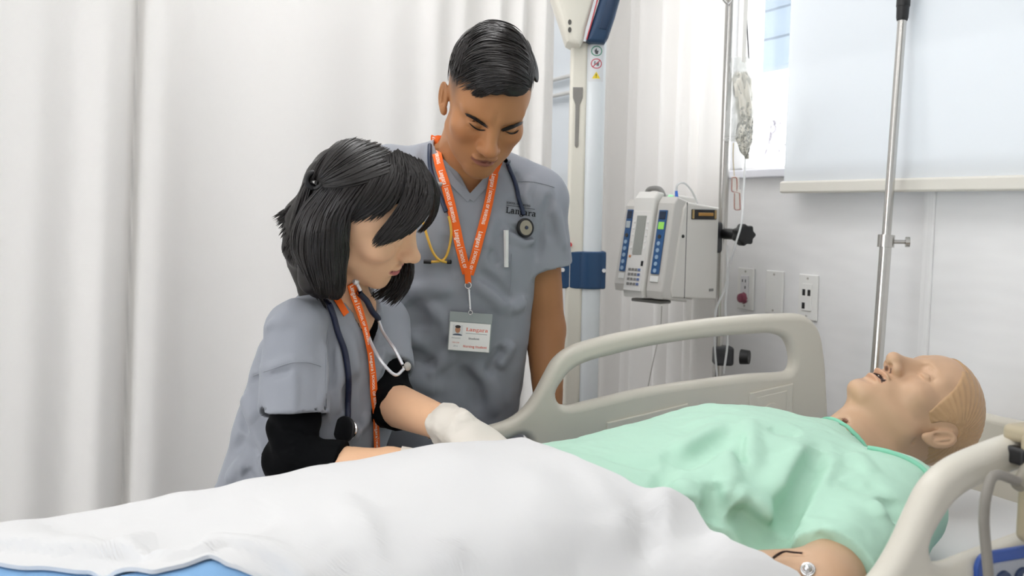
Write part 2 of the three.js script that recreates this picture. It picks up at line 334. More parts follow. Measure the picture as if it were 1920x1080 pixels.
// ---------------------------------------------------------------- curtains: one cloth each, hung in pleats
function curtainGeometry(x0, z0, x1, z1, y0, y1, pleat, cols) { // pleat(u, y) -> [along, out] in metres
  const L = Math.hypot(x1 - x0, z1 - z0), ax = (x1 - x0) / L, az = (z1 - z0) / L, rows = 14, P = [], UV = [], I = [];
  for (let j = 0; j <= rows; j++) {
    let arc = 0, last = null;
    for (let i = 0; i <= cols; i++) {
      const u = i / cols * L, y = mix(y0, y1, j / rows), [a, o] = pleat(u, j / rows), x = x0 + ax * (u + a) - az * o, z = z0 + az * (u + a) + ax * o;
      if (last) arc += Math.hypot(x - last[0], z - last[1]); last = [x, z];
      P.push(x, y, z); UV.push(arc, y);
      if (i && j) { const n = cols + 1, q = j * n + i; I.push(q - n - 1, q - n, q, q - n - 1, q, q - 1); }
    }
  }
  const g = new THREE.BufferGeometry(); g.setAttribute('position', new THREE.Float32BufferAttribute(P, 3)); g.setAttribute('uv', new THREE.Float32BufferAttribute(UV, 2)); g.setIndex(I); g.computeVertexNormals(); return g;
}
function trackRail(parent, x0, z0, x1, z1, y) { part('curtain_track', rod(V(x0, y, z0), V(x1, y, z1), 0.012), M.white, parent); }
const bump = (u, c, w, h) => h * Math.exp(-((u - c) / w) * ((u - c) / w));
{
  const t = thing('curtain', 'wide cream privacy curtain hanging behind the two standing people', 'curtain', ORG, TURN);
  // u = 0 at the far left end (bed x = -4.2) and grows towards the head wall
  const x0 = -4.2, x1 = -0.13, zz = -1.22;
  const g = curtainGeometry(x0, zz, x1, zz, 0.12, 2.55, (u, v) => {
    const lean = (v - 0.45) * 0.1; let o = 0;
    o += 0.012 * Math.sin(u * 9 + 1) + 0.008 * Math.sin(u * 17.3);
    const c = 2.972 + lean; // the deep fold left of the middle
    o += bump(u, c - 0.05, 0.04, 0.03) - bump(u, c + 0.012, 0.012, 0.05) + bump(u, c + 0.075, 0.045, 0.025) + bump(u, c + 0.45, 0.12, 0.02) + bump(u, c - 0.19, 0.05, 0.02);
    for (const [cc, w, h] of [[3.6, 0.05, 0.012], [3.72, 0.03, 0.02], [3.8, 0.028, 0.025], [3.9, 0.022, 0.035], [3.96, 0.018, 0.04], [4.02, 0.018, 0.045]]) o += bump(u, cc + lean * 0.3, w, h);
    return [0, o];
  }, 1400);
  part('cloth', g, M.curtain, t); trackRail(t, x0, zz, x1 + 0.05, zz, 2.57);
}
{
  const t = thing('curtain', 'pleated cream curtain bunched between the lift mast and the window', 'curtain', ORG, TURN);
  const zs = onPlane(1112, 300, 0, 0.2).z, ze = onPlane(1352, 300, 0, 0.2).z, kk = (ze - zs) / 0.92;
  const g = curtainGeometry(0.2, zs, 0.2, ze, 0.12, 2.55, (u, v) => {
    let o = 0.012 * Math.sin(u * 40 + 0.4 * v);
    for (const [c, w, h] of [[0.06, 0.03, 0.05], [0.19, 0.035, 0.055], [0.32, 0.03, 0.05], [0.46, 0.04, 0.06], [0.585, 0.02, 0.05], [0.68, 0.024, 0.05], [0.76, 0.018, 0.045], [0.86, 0.03, 0.055]]) o += bump(u, (c + 0.02 * (v - 0.5)) * kk, w * kk, h * 0.8);
    return [0, -o];
  }, 500);
  part('cloth', g, M.curtain, t); trackRail(t, 0.2, zs - 0.05, 0.2, ze + 0.05, 2.57);
}
// ---------------------------------------------------------------- roller blind over the window
{
  const t = thing('roller_blind', 'white roller blind half covering the window above the bed head', 'blind', ORG, TURN);
  const xb = XW - 0.055, z0 = onPlane(1470, 346, 0, xb).z, z1 = 1.1;
  part('fabric', slab(xb - 0.0006, xb + 0.0006, 1.44, 2.5, z0, z1), M.blind, t);
  part('bottom_bar', box(0.022, 0.03, z1 - z0 + 0.012, xb, 1.425, (z0 + z1) / 2, 0.006), M.offwhite, t);
  part('roller', new THREE.CylinderGeometry(0.025, 0.025, z1 - z0, 20).rotateX(Math.PI / 2).translate(xb + 0.01, 2.52, (z0 + z1) / 2), M.white, t);
  for (const z of [z0 - 0.01, z1 + 0.01]) part('bracket', box(0.07, 0.07, 0.006, XW - 0.035, 2.52, z), M.white, t);
}
{
  const t = thing('roller_blind', 'white roller blind glowing in the gap between the two curtains', 'blind', ORG, TURN), xb = XW - 0.03;
  part('fabric', slab(xb - 0.0006, xb + 0.0006, 1.44, 2.5, -2.9, -1.85), M.blind, t);
  part('bottom_bar', box(0.02, 0.028, 1.06, xb, 1.425, -2.375, 0.006), M.white, t);
  part('roller', new THREE.CylinderGeometry(0.025, 0.025, 1.05, 20).rotateX(Math.PI / 2).translate(xb, 2.52, -2.375), M.white, t);
}
// ---------------------------------------------------------------- outside: a neighbouring wing and bare trees
{
  const t = thing('neighbouring_building', 'pale blue sided wing of a building seen at the top of the window', 'building', B(7, 0, -10), TURN);
  const mBlue = std(0x66737e, 0.7);
  for (const z of [-11, 11]) part('support', box(0.5, 3.3, 0.5, 0.1, 1.65, z), mBlue, t);
  for (let i = 0; i < 3; i++) part('cladding_panel', box(0.3, 0.36, 24, 0.03 * i, 3.4 + i * 0.375, 0, 0.01), mBlue, t);
  part('roof_edge', box(0.7, 0.3, 24.2, -0.05, 4.5, 0, 0.02), M.white, t);
}
{
  const r = rng(5);
  const bark = std(0x77747a, 0.9), bases = [[1448, 17], [1478, 19.5], [1412, 21]], marks = ['bare winter tree nearest the window, its trunk right of the bag', 'slim bare winter tree at the edge of the blind', 'bare winter tree half behind the hanging bag'];
  for (const [k, [px0, depth]] of bases.entries()) {
    const t = thing('bare_tree', marks[k], 'tree', at(px0, 390, depth).setY(-0.3), TURN, 'bare trees outside the window'), g = [];
    const grow = (p, d, l, rad, n) => {
      const e = p.clone().addScaledVector(d, l); g.push(rod(p, e, rad, rad * 0.65, 6)); if (!n) return;
      for (let i = 0; i < 3; i++) grow(e, d.clone().add(V(r() - 0.5, r() * 0.5 - 0.1, r() - 0.5).multiplyScalar(1.3)).normalize(), l * (0.62 + r() * 0.25), rad * 0.6, n - 1);
    };
    const trunk = part('trunk', rod(V(0, 0, 0), V(0, 1.3, 0), 0.09, 0.07), bark, t); void trunk;
    grow(V(0, 1.3, 0), V(0.05, 1, 0.05).normalize(), 0.8, 0.05, 4); part('branches', g, bark, t);
  }
  structure('outdoor_ground', slab(XW + T, 40, -0.5, -0.3, -30, 30), std(0xf4f5f8, 0.9), ORG);
}
// ---------------------------------------------------------------- plates on the head wall
function wallPlate(z, y, label, kind) {
  const t = thing(kind, label, 'wall plate', B(XW, y, z), TURN);
  part('cover', box(0.007, 0.116, 0.072, -0.0035, 0, 0, 0.003), M.white, t);
  for (const s of [-1, 1]) part('screw', new THREE.CylinderGeometry(0.003, 0.003, 0.002, 12).rotateZ(Math.PI / 2).translate(-0.0075, s * 0.048, 0), M.greyPlastic, t);
  return t;
}
{
  let t = wallPlate(-1.0, 1.148, 'white wall outlet with a maroon gas cap behind the steel drip stand', 'wall_outlet');
  part('socket_face', box(0.004, 0.068, 0.034, -0.009, 0.002, 0, 0.002), std(0xe4e4e6, 0.4), t);
  part('slot', [box(0.002, 0.008, 0.003, -0.0115, 0.022, -0.007), box(0.002, 0.008, 0.003, -0.0115, 0.022, 0.007), box(0.002, 0.008, 0.004, -0.0115, 0.004, 0.006)], M.darkgrey, t);
  part('cap', lathe([[0, 0.016], [0.012, 0.016], [0.0135, 0.012], [0.0135, 0.003], [0.017, 0.002], [0.017, 0], [0, 0]], 8).rotateZ(Math.PI / 2).translate(-0.009, -0.026, 0), std(0x8d4458, 0.4), t, 'maroon eight sided cap');
  t = wallPlate(-0.875, 1.148, 'blank white wall plate between the outlet and the data plate', 'wall_plate');
  t = wallPlate(-0.741, 1.147, 'white data wall plate with three dark square jacks', 'data_plate');
  part('insert', box(0.004, 0.07, 0.036, -0.008, 0, 0, 0.002), M.white, t);
  for (const [y, z] of [[0.012, -0.01], [0.012, 0.01], [-0.022, -0.01]]) part('jack', box(0.004, 0.016, 0.011, -0.0088, y, z, 0.001), M.black, t);
}
// ---------------------------------------------------------------- the bed (bed axes; origin on the floor below the patient's head)
const bed = thing('hospital_bed', 'adjustable hospital bed with beige plastic side rails and blue mattress', 'bed', ORG, TURN);
const RZ = 0.47;
{
  const outer = [[0.205, 0.74], [0.212, 0.86], [0.203, 0.96], [0.19, 1.05], [0.172, 1.105], [0.135, 1.136], [0.06, 1.142], [-0.083, 1.138], [-0.19, 1.13], [-0.278, 1.12], [-0.38, 1.104], [-0.442, 1.087], [-0.472, 1.066], [-0.492, 1.035], [-0.512, 1.0], [-0.535, 0.972], [-0.565, 0.953], [-0.6, 0.944], [-0.645, 0.936], [-0.668, 0.925], [-0.666, 0.905], [-0.64, 0.897], [-0.6, 0.905], [-0.57, 0.914], [-0.545, 0.922], [-0.526, 0.914], [-0.52, 0.895], [-0.518, 0.86], [-0.515, 0.74]];
  const hole = [[-0.47, 0.998], [-0.458, 1.02], [-0.436, 1.043], [-0.4, 1.058], [-0.34, 1.07], [-0.276, 1.081], [-0.15, 1.094], [-0.013, 1.1], [0.05, 1.099], [0.085, 1.085], [0.102, 1.055], [0.105, 1.03], [0.098, 1.016], [0.08, 1.013], [-0.009, 1.013], [-0.15, 1.006], [-0.274, 0.996], [-0.396, 0.978], [-0.44, 0.972], [-0.462, 0.978]];
  const pathOf = (pts, n) => smoothLoop(pts, n);
  function railPart() {
    const s = new THREE.Shape(); s.setFromPoints(pathOf(outer, 220));
    const h = new THREE.Path(); h.setFromPoints(pathOf(hole, 160).reverse()); s.holes.push(h);
    return new THREE.ExtrudeGeometry(s, { depth: 0.004, bevelEnabled: true, bevelThickness: 0.016, bevelSize: 0.015, bevelOffset: -0.015, bevelSegments: 7, curveSegments: 4 }).translate(0, 0, -0.002);
  }
  const soft = (q) => { q = q.clone(); q.deleteAttribute('uv'); q.deleteAttribute('normal'); q = mergeVertices(q, 1e-5); q.computeVertexNormals(); return q; };
  const rg = soft(railPart());
  for (const side of [-1, 1]) {
    const r = part('side_rail', rg, M.rail, bed); r.position.z = side * RZ;
    const face = -side; // relief on the face turned to the patient
    const relief = (pts, z0, th) => extrude(shapeOf(pts), th, 0.0025, 2).translate(0, 0, z0);
    const inZ = face > 0 ? 0.017 : -0.022;
    part('relief_panel', relief([[-0.36, 0.935], [-0.36, 0.9], [-0.17, 0.9], [-0.17, 0.962]], inZ, 0.005), M.rail, r);
    part('relief_panel', [relief([[-0.015, 0.975], [-0.015, 0.9], [0.1, 0.9], [0.1, 0.99]], inZ, 0.004), extrude(shapeOf([[0.002, 0.965], [0.002, 0.9], [0.083, 0.9], [0.083, 0.976]]), 0.006, 0.002, 2).translate(0, 0, inZ)], M.rail, r);
    part('speaker_cover', new THREE.CylinderGeometry(0.025, 0.026, 0.006, 32).rotateX(Math.PI / 2).translate(0.043, 0.925, inZ + 0.003 + face * 0.003), M.rail, r);
    for (const hx of [-0.3, 0.05]) part('hinge_arm', box(0.06, 0.3, 0.02, hx, 0.62, 0, 0.008), M.greyPlastic, r);
  }
  // headboard and footboard
  const hb = new THREE.Shape(); hb.setFromPoints(smoothLoop([[-0.43, 0.62], [-0.44, 0.74], [-0.42, 0.83], [-0.33, 0.865], [-0.25, 0.9], [-0.2, 0.955], [-0.14, 0.985], [-0.05, 0.99], [0.05, 0.99], [0.14, 0.985], [0.2, 0.955], [0.25, 0.9], [0.33, 0.865], [0.42, 0.83], [0.44, 0.74], [0.43, 0.62], [0, 0.6]], 200));
  const hg = new THREE.ExtrudeGeometry(hb, { depth: 0.004, bevelEnabled: true, bevelThickness: 0.014, bevelSize: 0.014, bevelOffset: -0.014, bevelSegments: 5 });
  part('headboard', soft(hg).rotateY(Math.PI / 2).translate(0.262, -0.005, 0), M.rail, bed);
  part('footboard', soft(hg).rotateY(Math.PI / 2).translate(-1.84, -0.1, 0), M.rail, bed);
  part('deck', [box(2.02, 0.05, 0.86, -0.79, 0.61, 0, 0.01), box(2.0, 0.06, 0.05, -0.79, 0.56, 0.36, 0.008), box(2.0, 0.06, 0.05, -0.79, 0.56, -0.36, 0.008)], M.greyPlastic, bed);
  part('base_frame', [box(1.5, 0.08, 0.08, -0.79, 0.2, 0.3, 0.01), box(1.5, 0.08, 0.08, -0.79, 0.2, -0.3, 0.01), box(0.08, 0.08, 0.6, -1.5, 0.2, 0, 0.01), box(0.08, 0.08, 0.6, -0.1, 0.2, 0, 0.01), box(0.12, 0.36, 0.12, -1.2, 0.41, 0, 0.01), box(0.12, 0.36, 0.12, -0.35, 0.41, 0, 0.01)], M.greyPlastic, bed);
  for (const [x, z] of [[-1.5, 0.33], [-1.5, -0.33], [-0.1, 0.33], [-0.1, -0.33]]) part('caster', [new THREE.TorusGeometry(0.05, 0.024, 12, 24).translate(x, 0.075, z), new THREE.CylinderGeometry(0.03, 0.03, 0.03, 20).rotateX(Math.PI / 2).translate(x, 0.075, z), box(0.03, 0.08, 0.07, x, 0.13, z, 0.008)], M.darkgrey, bed);
  part('mattress', box(2.0, 0.165, 0.84, -0.79, 0.7175, 0, 0.04), phy(0x5d8fc0, 0.5), bed, 'blue vinyl mattress');
  // control panel on the outer face of the near rail
}
{
  // controls, parented to the bed as one level of pieces
  const p = bed.children.filter((c) => c.name.startsWith('side_rail'))[1], z = 0.018;
  const rr = (x0, y0, x1, y1, r) => { const s = new THREE.Shape(); s.moveTo(x0 + r, y0); s.lineTo(x1 - r, y0); s.quadraticCurveTo(x1, y0, x1, y0 + r); s.lineTo(x1, y1 - r); s.quadraticCurveTo(x1, y1, x1 - r, y1); s.lineTo(x0 + r, y1); s.quadraticCurveTo(x0, y1, x0, y1 - r); s.lineTo(x0, y0 + r); s.quadraticCurveTo(x0, y0, x0 + r, y0); return s; };
  part('control_frame', extrude(rr(-0.41, 0.86, -0.12, 0.985, 0.02), 0.007, 0.002, 2).translate(0, 0, z - 0.002), std(0x2f55a8, 0.4), p, 'blue control panel frame');
  part('control_face', extrude(rr(-0.396, 0.865, -0.13, 0.972, 0.014), 0.004, 0.001, 2).translate(0, 0, z + 0.004), std(0xa9adb6, 0.45), p, 'grey control panel face');
  for (let k = 0; k < 5; k++) for (let j = 0; j < 2; j++) {
    const x = -0.374 + k * 0.03, y = 0.951 - j * 0.042;
    part('button', [new THREE.CylinderGeometry(0.0115, 0.0125, 0.004, 28).rotateX(Math.PI / 2).translate(x, y, z + 0.009)], std(0x23365c, 0.4), p, 'dark blue round button');
    part('arrow_mark', extrude(shapeOf([[x - 0.005, y - 0.005], [x + 0.005, y - 0.005], [x, y + 0.006]]), 0.0012).translate(0, 0, z + 0.0108), M.white, p);
  }
}
// drip pole standing in a socket at the far head corner of the bed
{
  const foot = B(0.212, 0.66, -0.335), t = thing('drip_pole', 'tall thin steel drip pole rising behind the manikin from the bed corner', 'drip pole', foot, 0);
  const d = at(1692, 30, 2.12).sub(foot), L = d.length(), n = d.clone().normalize(), p = (s) => n.clone().multiplyScalar(s);
  const sCol = at(1660, 452, 2.11).sub(foot).dot(n);
  part('lower_tube', rod(p(-0.08), p(sCol), 0.0125), M.steel, t);
  part('upper_tube', rod(p(sCol), p(L + 0.2), 0.0095), M.steel, t);
  const c = part('collar', [rod(p(sCol - 0.012), p(sCol + 0.014), 0.0175)], M.steel, t);
  part('thumb_screw', [rod(p(sCol).add(dirB(0.01, 0, 0.01)), p(sCol).add(dirB(0.032, 0, 0.026)), 0.0045), rod(p(sCol).add(dirB(0.03, 0, 0.0245)), p(sCol).add(dirB(0.037, 0, 0.03)), 0.011)], M.steel, c);
  part('grip', [rod(p(L - 0.005), p(L + 0.02), 0.0125, 0.0135), rod(p(L + 0.02), p(L + 0.2), 0.0145, 0.0135), rod(p(L - 0.01), p(L - 0.005), 0.011, 0.012)], M.black, t, 'black plastic grip');
  part('hook', [tube([p(L + 0.2), p(L + 0.24), p(L + 0.25).add(V(0.04, 0, 0)), p(L + 0.22).add(V(0.06, 0, 0))], 0.004, 20), tube([p(L + 0.2), p(L + 0.24), p(L + 0.25).add(V(-0.04, 0, 0)), p(L + 0.22).add(V(-0.06, 0, 0))], 0.004, 20)], M.steel, t);
}
// pillow
{
  const t = thing('pillow', 'flat white pillow under the manikin head', 'pillow', B(0.06, 0.8, 0.0), TURN);
  const f = (x, y, z) => { const k = Math.pow(Math.pow(Math.abs(x / 0.19), 3) + Math.pow(Math.abs(z / 0.33), 3), 1 / 3); const h = 0.075 * Math.pow(Math.max(0, 1 - Math.pow(Math.min(k, 1), 2.4)), 0.6) + 0.004 - 0.03 * Math.exp(-((x + 0.02) ** 2) / 0.012 - (z * z) / 0.014) + 0.006 * N3(x * 9, 2, z * 9); return Math.max((y - h) * 0.6, -y - 0.004, (k - 1.02) * 0.15); };
  part('cushion', mesh(f, V(-0.24, -0.03, -0.38), V(0.24, 0.12, 0.38), 0.008), M.sheet, t);
}
// ---------------------------------------------------------------- heads
// A head in its own axes: x to the person's left, y up, z out of the face, origin midway between the ears; metres.
function headField(o = {}) {
  const q = { jaw: 0.05, chin: -0.092, chinZ: 0.076, nose: 1, lips: 1, brow: 0.011, open: 0, slit: 0.0022, slitY: 0.0065, cheek: 0.022, noseW: 1, ...o };
  const xs = q.xs ?? 1;
  return (x, y, z) => {
    x /= xs; const ax = Math.abs(x);
    const vt = q.vault ?? 0;
    let d = ell(x, y, z, 0, 0.035 - vt * 0.6, -0.014 + vt * 0.5, 0.0755, 0.091 - vt, 0.096 - vt * 0.8);
    if (d > 0.09) return d - 0.02;
    d = smin(d, ell(x, y, z, 0, 0.045, 0.024, 0.061, 0.058, 0.0655), 0.03);
    d = smin(d, ell(x, y, z, 0, -0.03, 0.026, 0.056 + (q.full ?? 0), 0.066, 0.056), 0.03);
    if (q.full) d = smin(d, ell(ax, y, z, 0.034, -0.045, 0.045, 0.022, 0.03, 0.024), 0.03);
    d = smin(d, cap(ax, y, z, q.jaw, -0.052, 0.008, 0.016, q.chin + 0.004, q.chinZ - 0.012, 0.0165, 0.016), 0.026);
    d = smin(d, ell(x, y, z, 0, q.chin - 0.001, q.chinZ, 0.02, 0.0155, 0.0145), 0.018);
    d = smin(d, ell(ax, y, z, 0.043, -0.014, 0.054, q.cheek, 0.019, 0.024), 0.022);
    d = smin(d, ell(x, y, z, 0, -0.054, 0.068, 0.031, 0.027, 0.0275), 0.02);
    d = smin(d, cap(ax, y, z, 0.01, 0.031, 0.0815, 0.046, 0.031, 0.063, q.brow, 0.009), 0.016);
    // eye sockets, then eyeballs under their lids
    d = smax(d, -ell(ax, y, z, 0.0315, 0.0105, 0.096, 0.019, 0.0115, 0.0145), 0.014);
    d = smin(d, ell(ax, y, z, 0.0318, 0.0095, 0.0715, 0.0152, 0.0132, 0.0135), 0.004);
    if (z > 0.05) {
      // fold above the upper lid and the line where the lids meet
      const ly = -12 * (ax - 0.0318) * (ax - 0.0318);
      if (q.slit > 0 && (x > 0 || !q.oneSlit)) d = smax(d, -ell(ax, y, z, 0.0318, q.slitY + ly * 0.4, 0.0868, 0.0125, q.slit, 0.0052), 0.0012);
      if (q.closed) { d = smax(d, -cap(ax, y, z, 0.0185, 0.0035, 0.0822, 0.0318, -0.0005, 0.0863, 0.0013, 0.0013), 0.002); d = smax(d, -cap(ax, y, z, 0.0318, -0.0005, 0.0863, 0.0465, 0.002, 0.0775, 0.0013, 0.0013), 0.002); }
      if (!q.plainEye) d = smax(d, -cap(ax, y, z, 0.0185, 0.0165 + ly, 0.0855, 0.046, 0.0165 + ly, 0.0765, 0.0011, 0.0011), 0.003);
    }
    // nose
    const s = q.nose, w = q.noseW;
    d = smin(d, cap(x, y, z, 0, 0.028, 0.074, 0, -0.018, 0.086, 0.0115 * w, 0.0135 * w), 0.009);
    d = smin(d, cap(x, y, z, 0, 0.02, 0.087, 0, -0.02, 0.103 + 0.006 * s, 0.0075 * w, 0.0095 * w), 0.012);
    d = smin(d, ell(x, y, z, 0, -0.0235, 0.106 + 0.005 * s, 0.0105 * w, 0.0095, 0.011), 0.012);
    d = smin(d, ell(ax, y, z, 0.0125 * w, -0.027, 0.0975, 0.0078 * w, 0.0078, 0.0105), 0.009);
    if (z > 0.07) {
      d = smax(d, -ell(ax, y, z, 0.0068 * w, -0.034, 0.1045, 0.0042 * w, 0.0042, 0.0052), 0.003);
      // philtrum and lips
      d = smax(d, -cap(x, y, z, 0, -0.037, 0.1022, 0, -0.046, 0.1022, 0.0022, 0.0022), 0.005);
      const up = q.open * 0.4, lo = q.open * 0.6;
      d = smin(d, ell(ax, y, z, 0.0085, -0.0505 + up, 0.0928 - 4 * ax * ax, 0.0155, 0.0052 * q.lips, 0.0085), 0.0035);
      d = smin(d, ell(x, y, z, 0, -0.0612 - lo, 0.0925 - 6 * ax * ax - q.open * 0.3, 0.0195, 0.0062 * q.lips, 0.009), 0.0035);
      d = smax(d, -ell(x, y, z, 0, -0.0558 - (lo - up) * 0.5 + 5 * ax * ax * (q.smile ?? 0), 0.101 - 10 * ax * ax, 0.0235, 0.0009 + q.open * 0.62, 0.0075 + q.open * 0.6), 0.0016);
      d = smax(d, -cap(ax, y, z, 0, -0.0745 - lo * 0.5, 0.0975, 0.014, -0.072 - lo * 0.5, 0.094, 0.004, 0.003), 0.008);
    }
    // ears
    {
      const es = q.ear ?? 1, ex = (ax - 0.0755) / es, ey = (y + 0.006) / es, ez = (z + 0.012) / es;
      if (ex * ex + ey * ey + ez * ez < 0.003) {
        const tx = ex * 0.93 + ez * 0.36, tz = -ex * 0.36 + ez * 0.93 + ey * 0.18;   // turned out a little, tipped back
        let e = ell(tx, ey, tz, 0.004, 0, -0.004, 0.006, 0.0315, 0.019);
        e = smin(e, ell(tx, ey, tz, 0.003, -0.024, 0.003, 0.006, 0.0105, 0.0095), 0.006);
        e = smax(e, -ell(tx, ey, tz, 0.0115, 0.005, -0.0025, 0.0075, 0.0225, 0.0118), 0.003);
        e = smin(e, cap(tx, ey, tz, 0.0055, 0.014, -0.006, 0.0055, -0.012, -0.0055, 0.0028, 0.003), 0.003);
        e = smax(e, -ell(tx, ey, tz, 0.011, -0.006, 0.003, 0.0085, 0.009, 0.006), 0.003);
        d = smin(d, e * es, 0.006);
      }
    }
    return d;
  };
}
// lip, cheek, lid and nostril tones of the skin, in head axes
function faceTone(h, x, y, z, skin, lip, col, o = {}) {
  const ax = Math.abs(x);
  let r = skin[0], g = skin[1], b = skin[2];
  const n = 1 + 0.03 * N3(x * 60, y * 60, z * 60) + 0.03 * N3(x * 18, y * 18, z * 18); r *= n; g *= n; b *= n;
  const blush = (o.blush ?? 0.1) * (Math.exp(-(((ax - 0.045) / 0.02) ** 2) - (((y + 0.02) / 0.022) ** 2)) + 0.8 * Math.exp(-((x / 0.014) ** 2) - (((y + 0.024) / 0.014) ** 2))) * (z > 0.02 ? 1 : 0);
  g *= 1 - blush * 0.5; b *= 1 - blush * 0.5;
  if (z > 0.07) {
    const op = (h.open ?? 0), k = sstep(0.0085 + op, 0.006 + op, Math.abs(y + 0.0565 + op * 0.15) / (1 - 0.75 * Math.min(1, (ax / 0.0255) ** 2)) ) * sstep(0.0265, 0.022, ax);
    r = mix(r, lip[0], k); g = mix(g, lip[1], k); b = mix(b, lip[2], k);
    if (op > 0 && Math.abs(y + 0.0558 + op * 0.1) < op * 0.75 && z < 0.0945 - 10 * x * x && ax < 0.022) { r = 0.03; g = 0.012; b = 0.01; }
    const nd = Math.hypot((ax - 0.0068) / 0.0045, (y + 0.0345) / 0.003); if (nd < 1.2 && z < 0.108) { const t = sstep(1.2, 0.6, nd); r = mix(r, r * 0.25, t); g = mix(g, g * 0.2, t); b = mix(b, b * 0.2, t); }
  }
  col[0] = r; col[1] = g; col[2] = b;
}
const skinMat = phy(0xffffff, 0.48, { vertexColors: true, sheen: 0.15, sheenColor: new THREE.Color(1, 0.85, 0.75), sheenRoughness: 0.5, specularIntensity: 0.7 });
// one body from one field: coarse grid for trunk and limbs, fine grids for the boxes given (world axes)
function bodyGeometry(f, lo, hi, cell, fineBoxes, color) {
  const inside = (b, x, y, z, m) => x > b.lo.x + m && x < b.hi.x - m && y > b.lo.y + m && y < b.hi.y - m && z > b.lo.z + m && z < b.hi.z - m;
  const list = [mesh(f, lo, hi, cell, { color, keep: (x, y, z) => !fineBoxes.some((b) => inside(b, x, y, z, cell * 1.2)) })];
  fineBoxes.forEach((b, i) => list.push(mesh(f, b.lo, b.hi, b.cell, { color, keep: (x, y, z) => inside(b, x, y, z, b.cell * 1.5) && !fineBoxes.slice(0, i).some((c) => inside(c, x, y, z, c.cell * 3)) })));
  return merged(list);
}
const boxAround = (pts, m, cell) => { const b = new THREE.Box3().setFromPoints(pts).expandByScalar(m); return { lo: b.min, hi: b.max, cell }; };
// a hand: wrist point, frame with y towards the fingertips, z out of the back of the hand, x to the thumb side (side = 1) or away (-1)
function handField(fr, side, curl, spread = 0.02) {
  // palm 0..0.085, fingers chained from the knuckles
  const bones = [], Z = V(0, 0, 1);
  const chain = (p, dir, lens, radii, bend, axis) => { let a = p.clone(), d = dir.clone(); for (let i = 0; i < lens.length; i++) { d = d.clone().applyAxisAngle(axis, -(Array.isArray(bend) ? bend[i] : bend)); const b = a.clone().addScaledVector(d, lens[i]); bones.push([a, b, radii[i], radii[i + 1]]); a = b; } };
  const F = [[0.027, 0.092, 0.040, 0.025, 0.02], [0.009, 0.096, 0.044, 0.028, 0.021], [-0.009, 0.092, 0.041, 0.026, 0.02], [-0.025, 0.084, 0.032, 0.02, 0.018]];
  F.forEach(([x, y, a, b, c], i) => { const d = V(side * (1.5 - i) * spread * 2.2, 1, 0).normalize(); chain(V(side * x, y, 0), d, [a, b, c], [0.0092, 0.0085, 0.0078, 0.0068], [curl[0], curl[1], curl[2]], V(1, 0, 0)); });
  chain(V(side * 0.026, 0.028, -0.006), V(side * 0.62, 0.75, -0.3).normalize(), [0.036, 0.031, 0.025], [0.0125, 0.0105, 0.0095, 0.0078], [0.05, 0.15 + curl[3], 0.2 + curl[3]], V(1, 0, side * -0.6).normalize());
  const f = (x, y, z) => {
    let d = ell(x, y, z, 0, 0.048, -0.001, 0.043, 0.056, 0.0165);
    d = smin(d, ell(x, y, z, side * 0.022, 0.03, -0.008, 0.02, 0.03, 0.016), 0.012);
    d = smin(d, cap(x, y, z, 0, -0.03, 0, 0, 0.02, 0, 0.0235, 0.024), 0.02);
    let e = 9; for (const [a, b, ra, rb] of bones) { const c = capV(x, y, z, a, b, ra, rb); e = Math.min(e, c); if (c === e) d = d; }
    return smin(d, e, 0.007);
  };
  return fr.field(f);
}
// ---------------------------------------------------------------- lerp over a table of [x, value]
function table(rows) { return (x) => { if (x <= rows[0][0]) return rows[0][1]; for (let i = 1; i < rows.length; i++) if (x < rows[i][0]) { const t = (x - rows[i - 1][0]) / (rows[i][0] - rows[i - 1][0]), s = t * t * (3 - 2 * t); return mix(rows[i - 1][1], rows[i][1], 0.5 * t + 0.5 * s); } return rows[rows.length - 1][1]; }; }
let mkPlain;
const inBed = (f) => (x, y, z) => { const dx = x - BX, dz = z - BZ; return f(dx * CT - dz * ST, y, dx * ST + dz * CT); };
const px = (list, f, lift = 0) => list.map(([a, b]) => hit(f, a, b, lift));
const skinM = [0.64, 0.41, 0.26];
// ---------------------------------------------------------------- the training manikin on the bed
const mkBase = B(-0.7, 0.8, 0);
const mk = thing('training_manikin', 'bald hard-skinned training manikin lying in bed with open mouth and mint gown', 'manikin', mkBase, 0);
const mkHead = frame(V(0.6938, 1.0215, -1.678), V(-0.281, 0.943, 0.178), V(0.946, 0.303, -0.115), 0.985);
const mkHeadOpt = { open: 0.0062, slit: 0, closed: true, ear: 0.86, noseW: 1.08, nose: 1.15, jaw: 0.052, chinZ: 0.08, lips: 0.9, brow: 0.0115, vault: 0.009 };
const mkFace = headField(mkHeadOpt);
const mkS = B(-0.235, 0.935, 0.185), mkE = B(-0.465, 0.892, 0.31), mkW = B(-0.67, 0.885, 0.2);
const mkS2 = B(-0.235, 0.925, -0.19), mkE2 = B(-0.5, 0.87, -0.27), mkW2 = B(-0.74, 0.88, -0.24);
const torsoTop = table([[-1.1, 0.94], [-0.9, 0.965], [-0.7, 0.983], [-0.6, 0.99], [-0.5, 1.006], [-0.36, 1.03], [-0.27, 1.022], [-0.21, 1.0], [-0.15, 0.95]]);
const torsoHalf = table([[-1.1, 0.17], [-0.85, 0.18], [-0.62, 0.165], [-0.4, 0.185], [-0.27, 0.18], [-0.2, 0.12], [-0.14, 0.05]]);
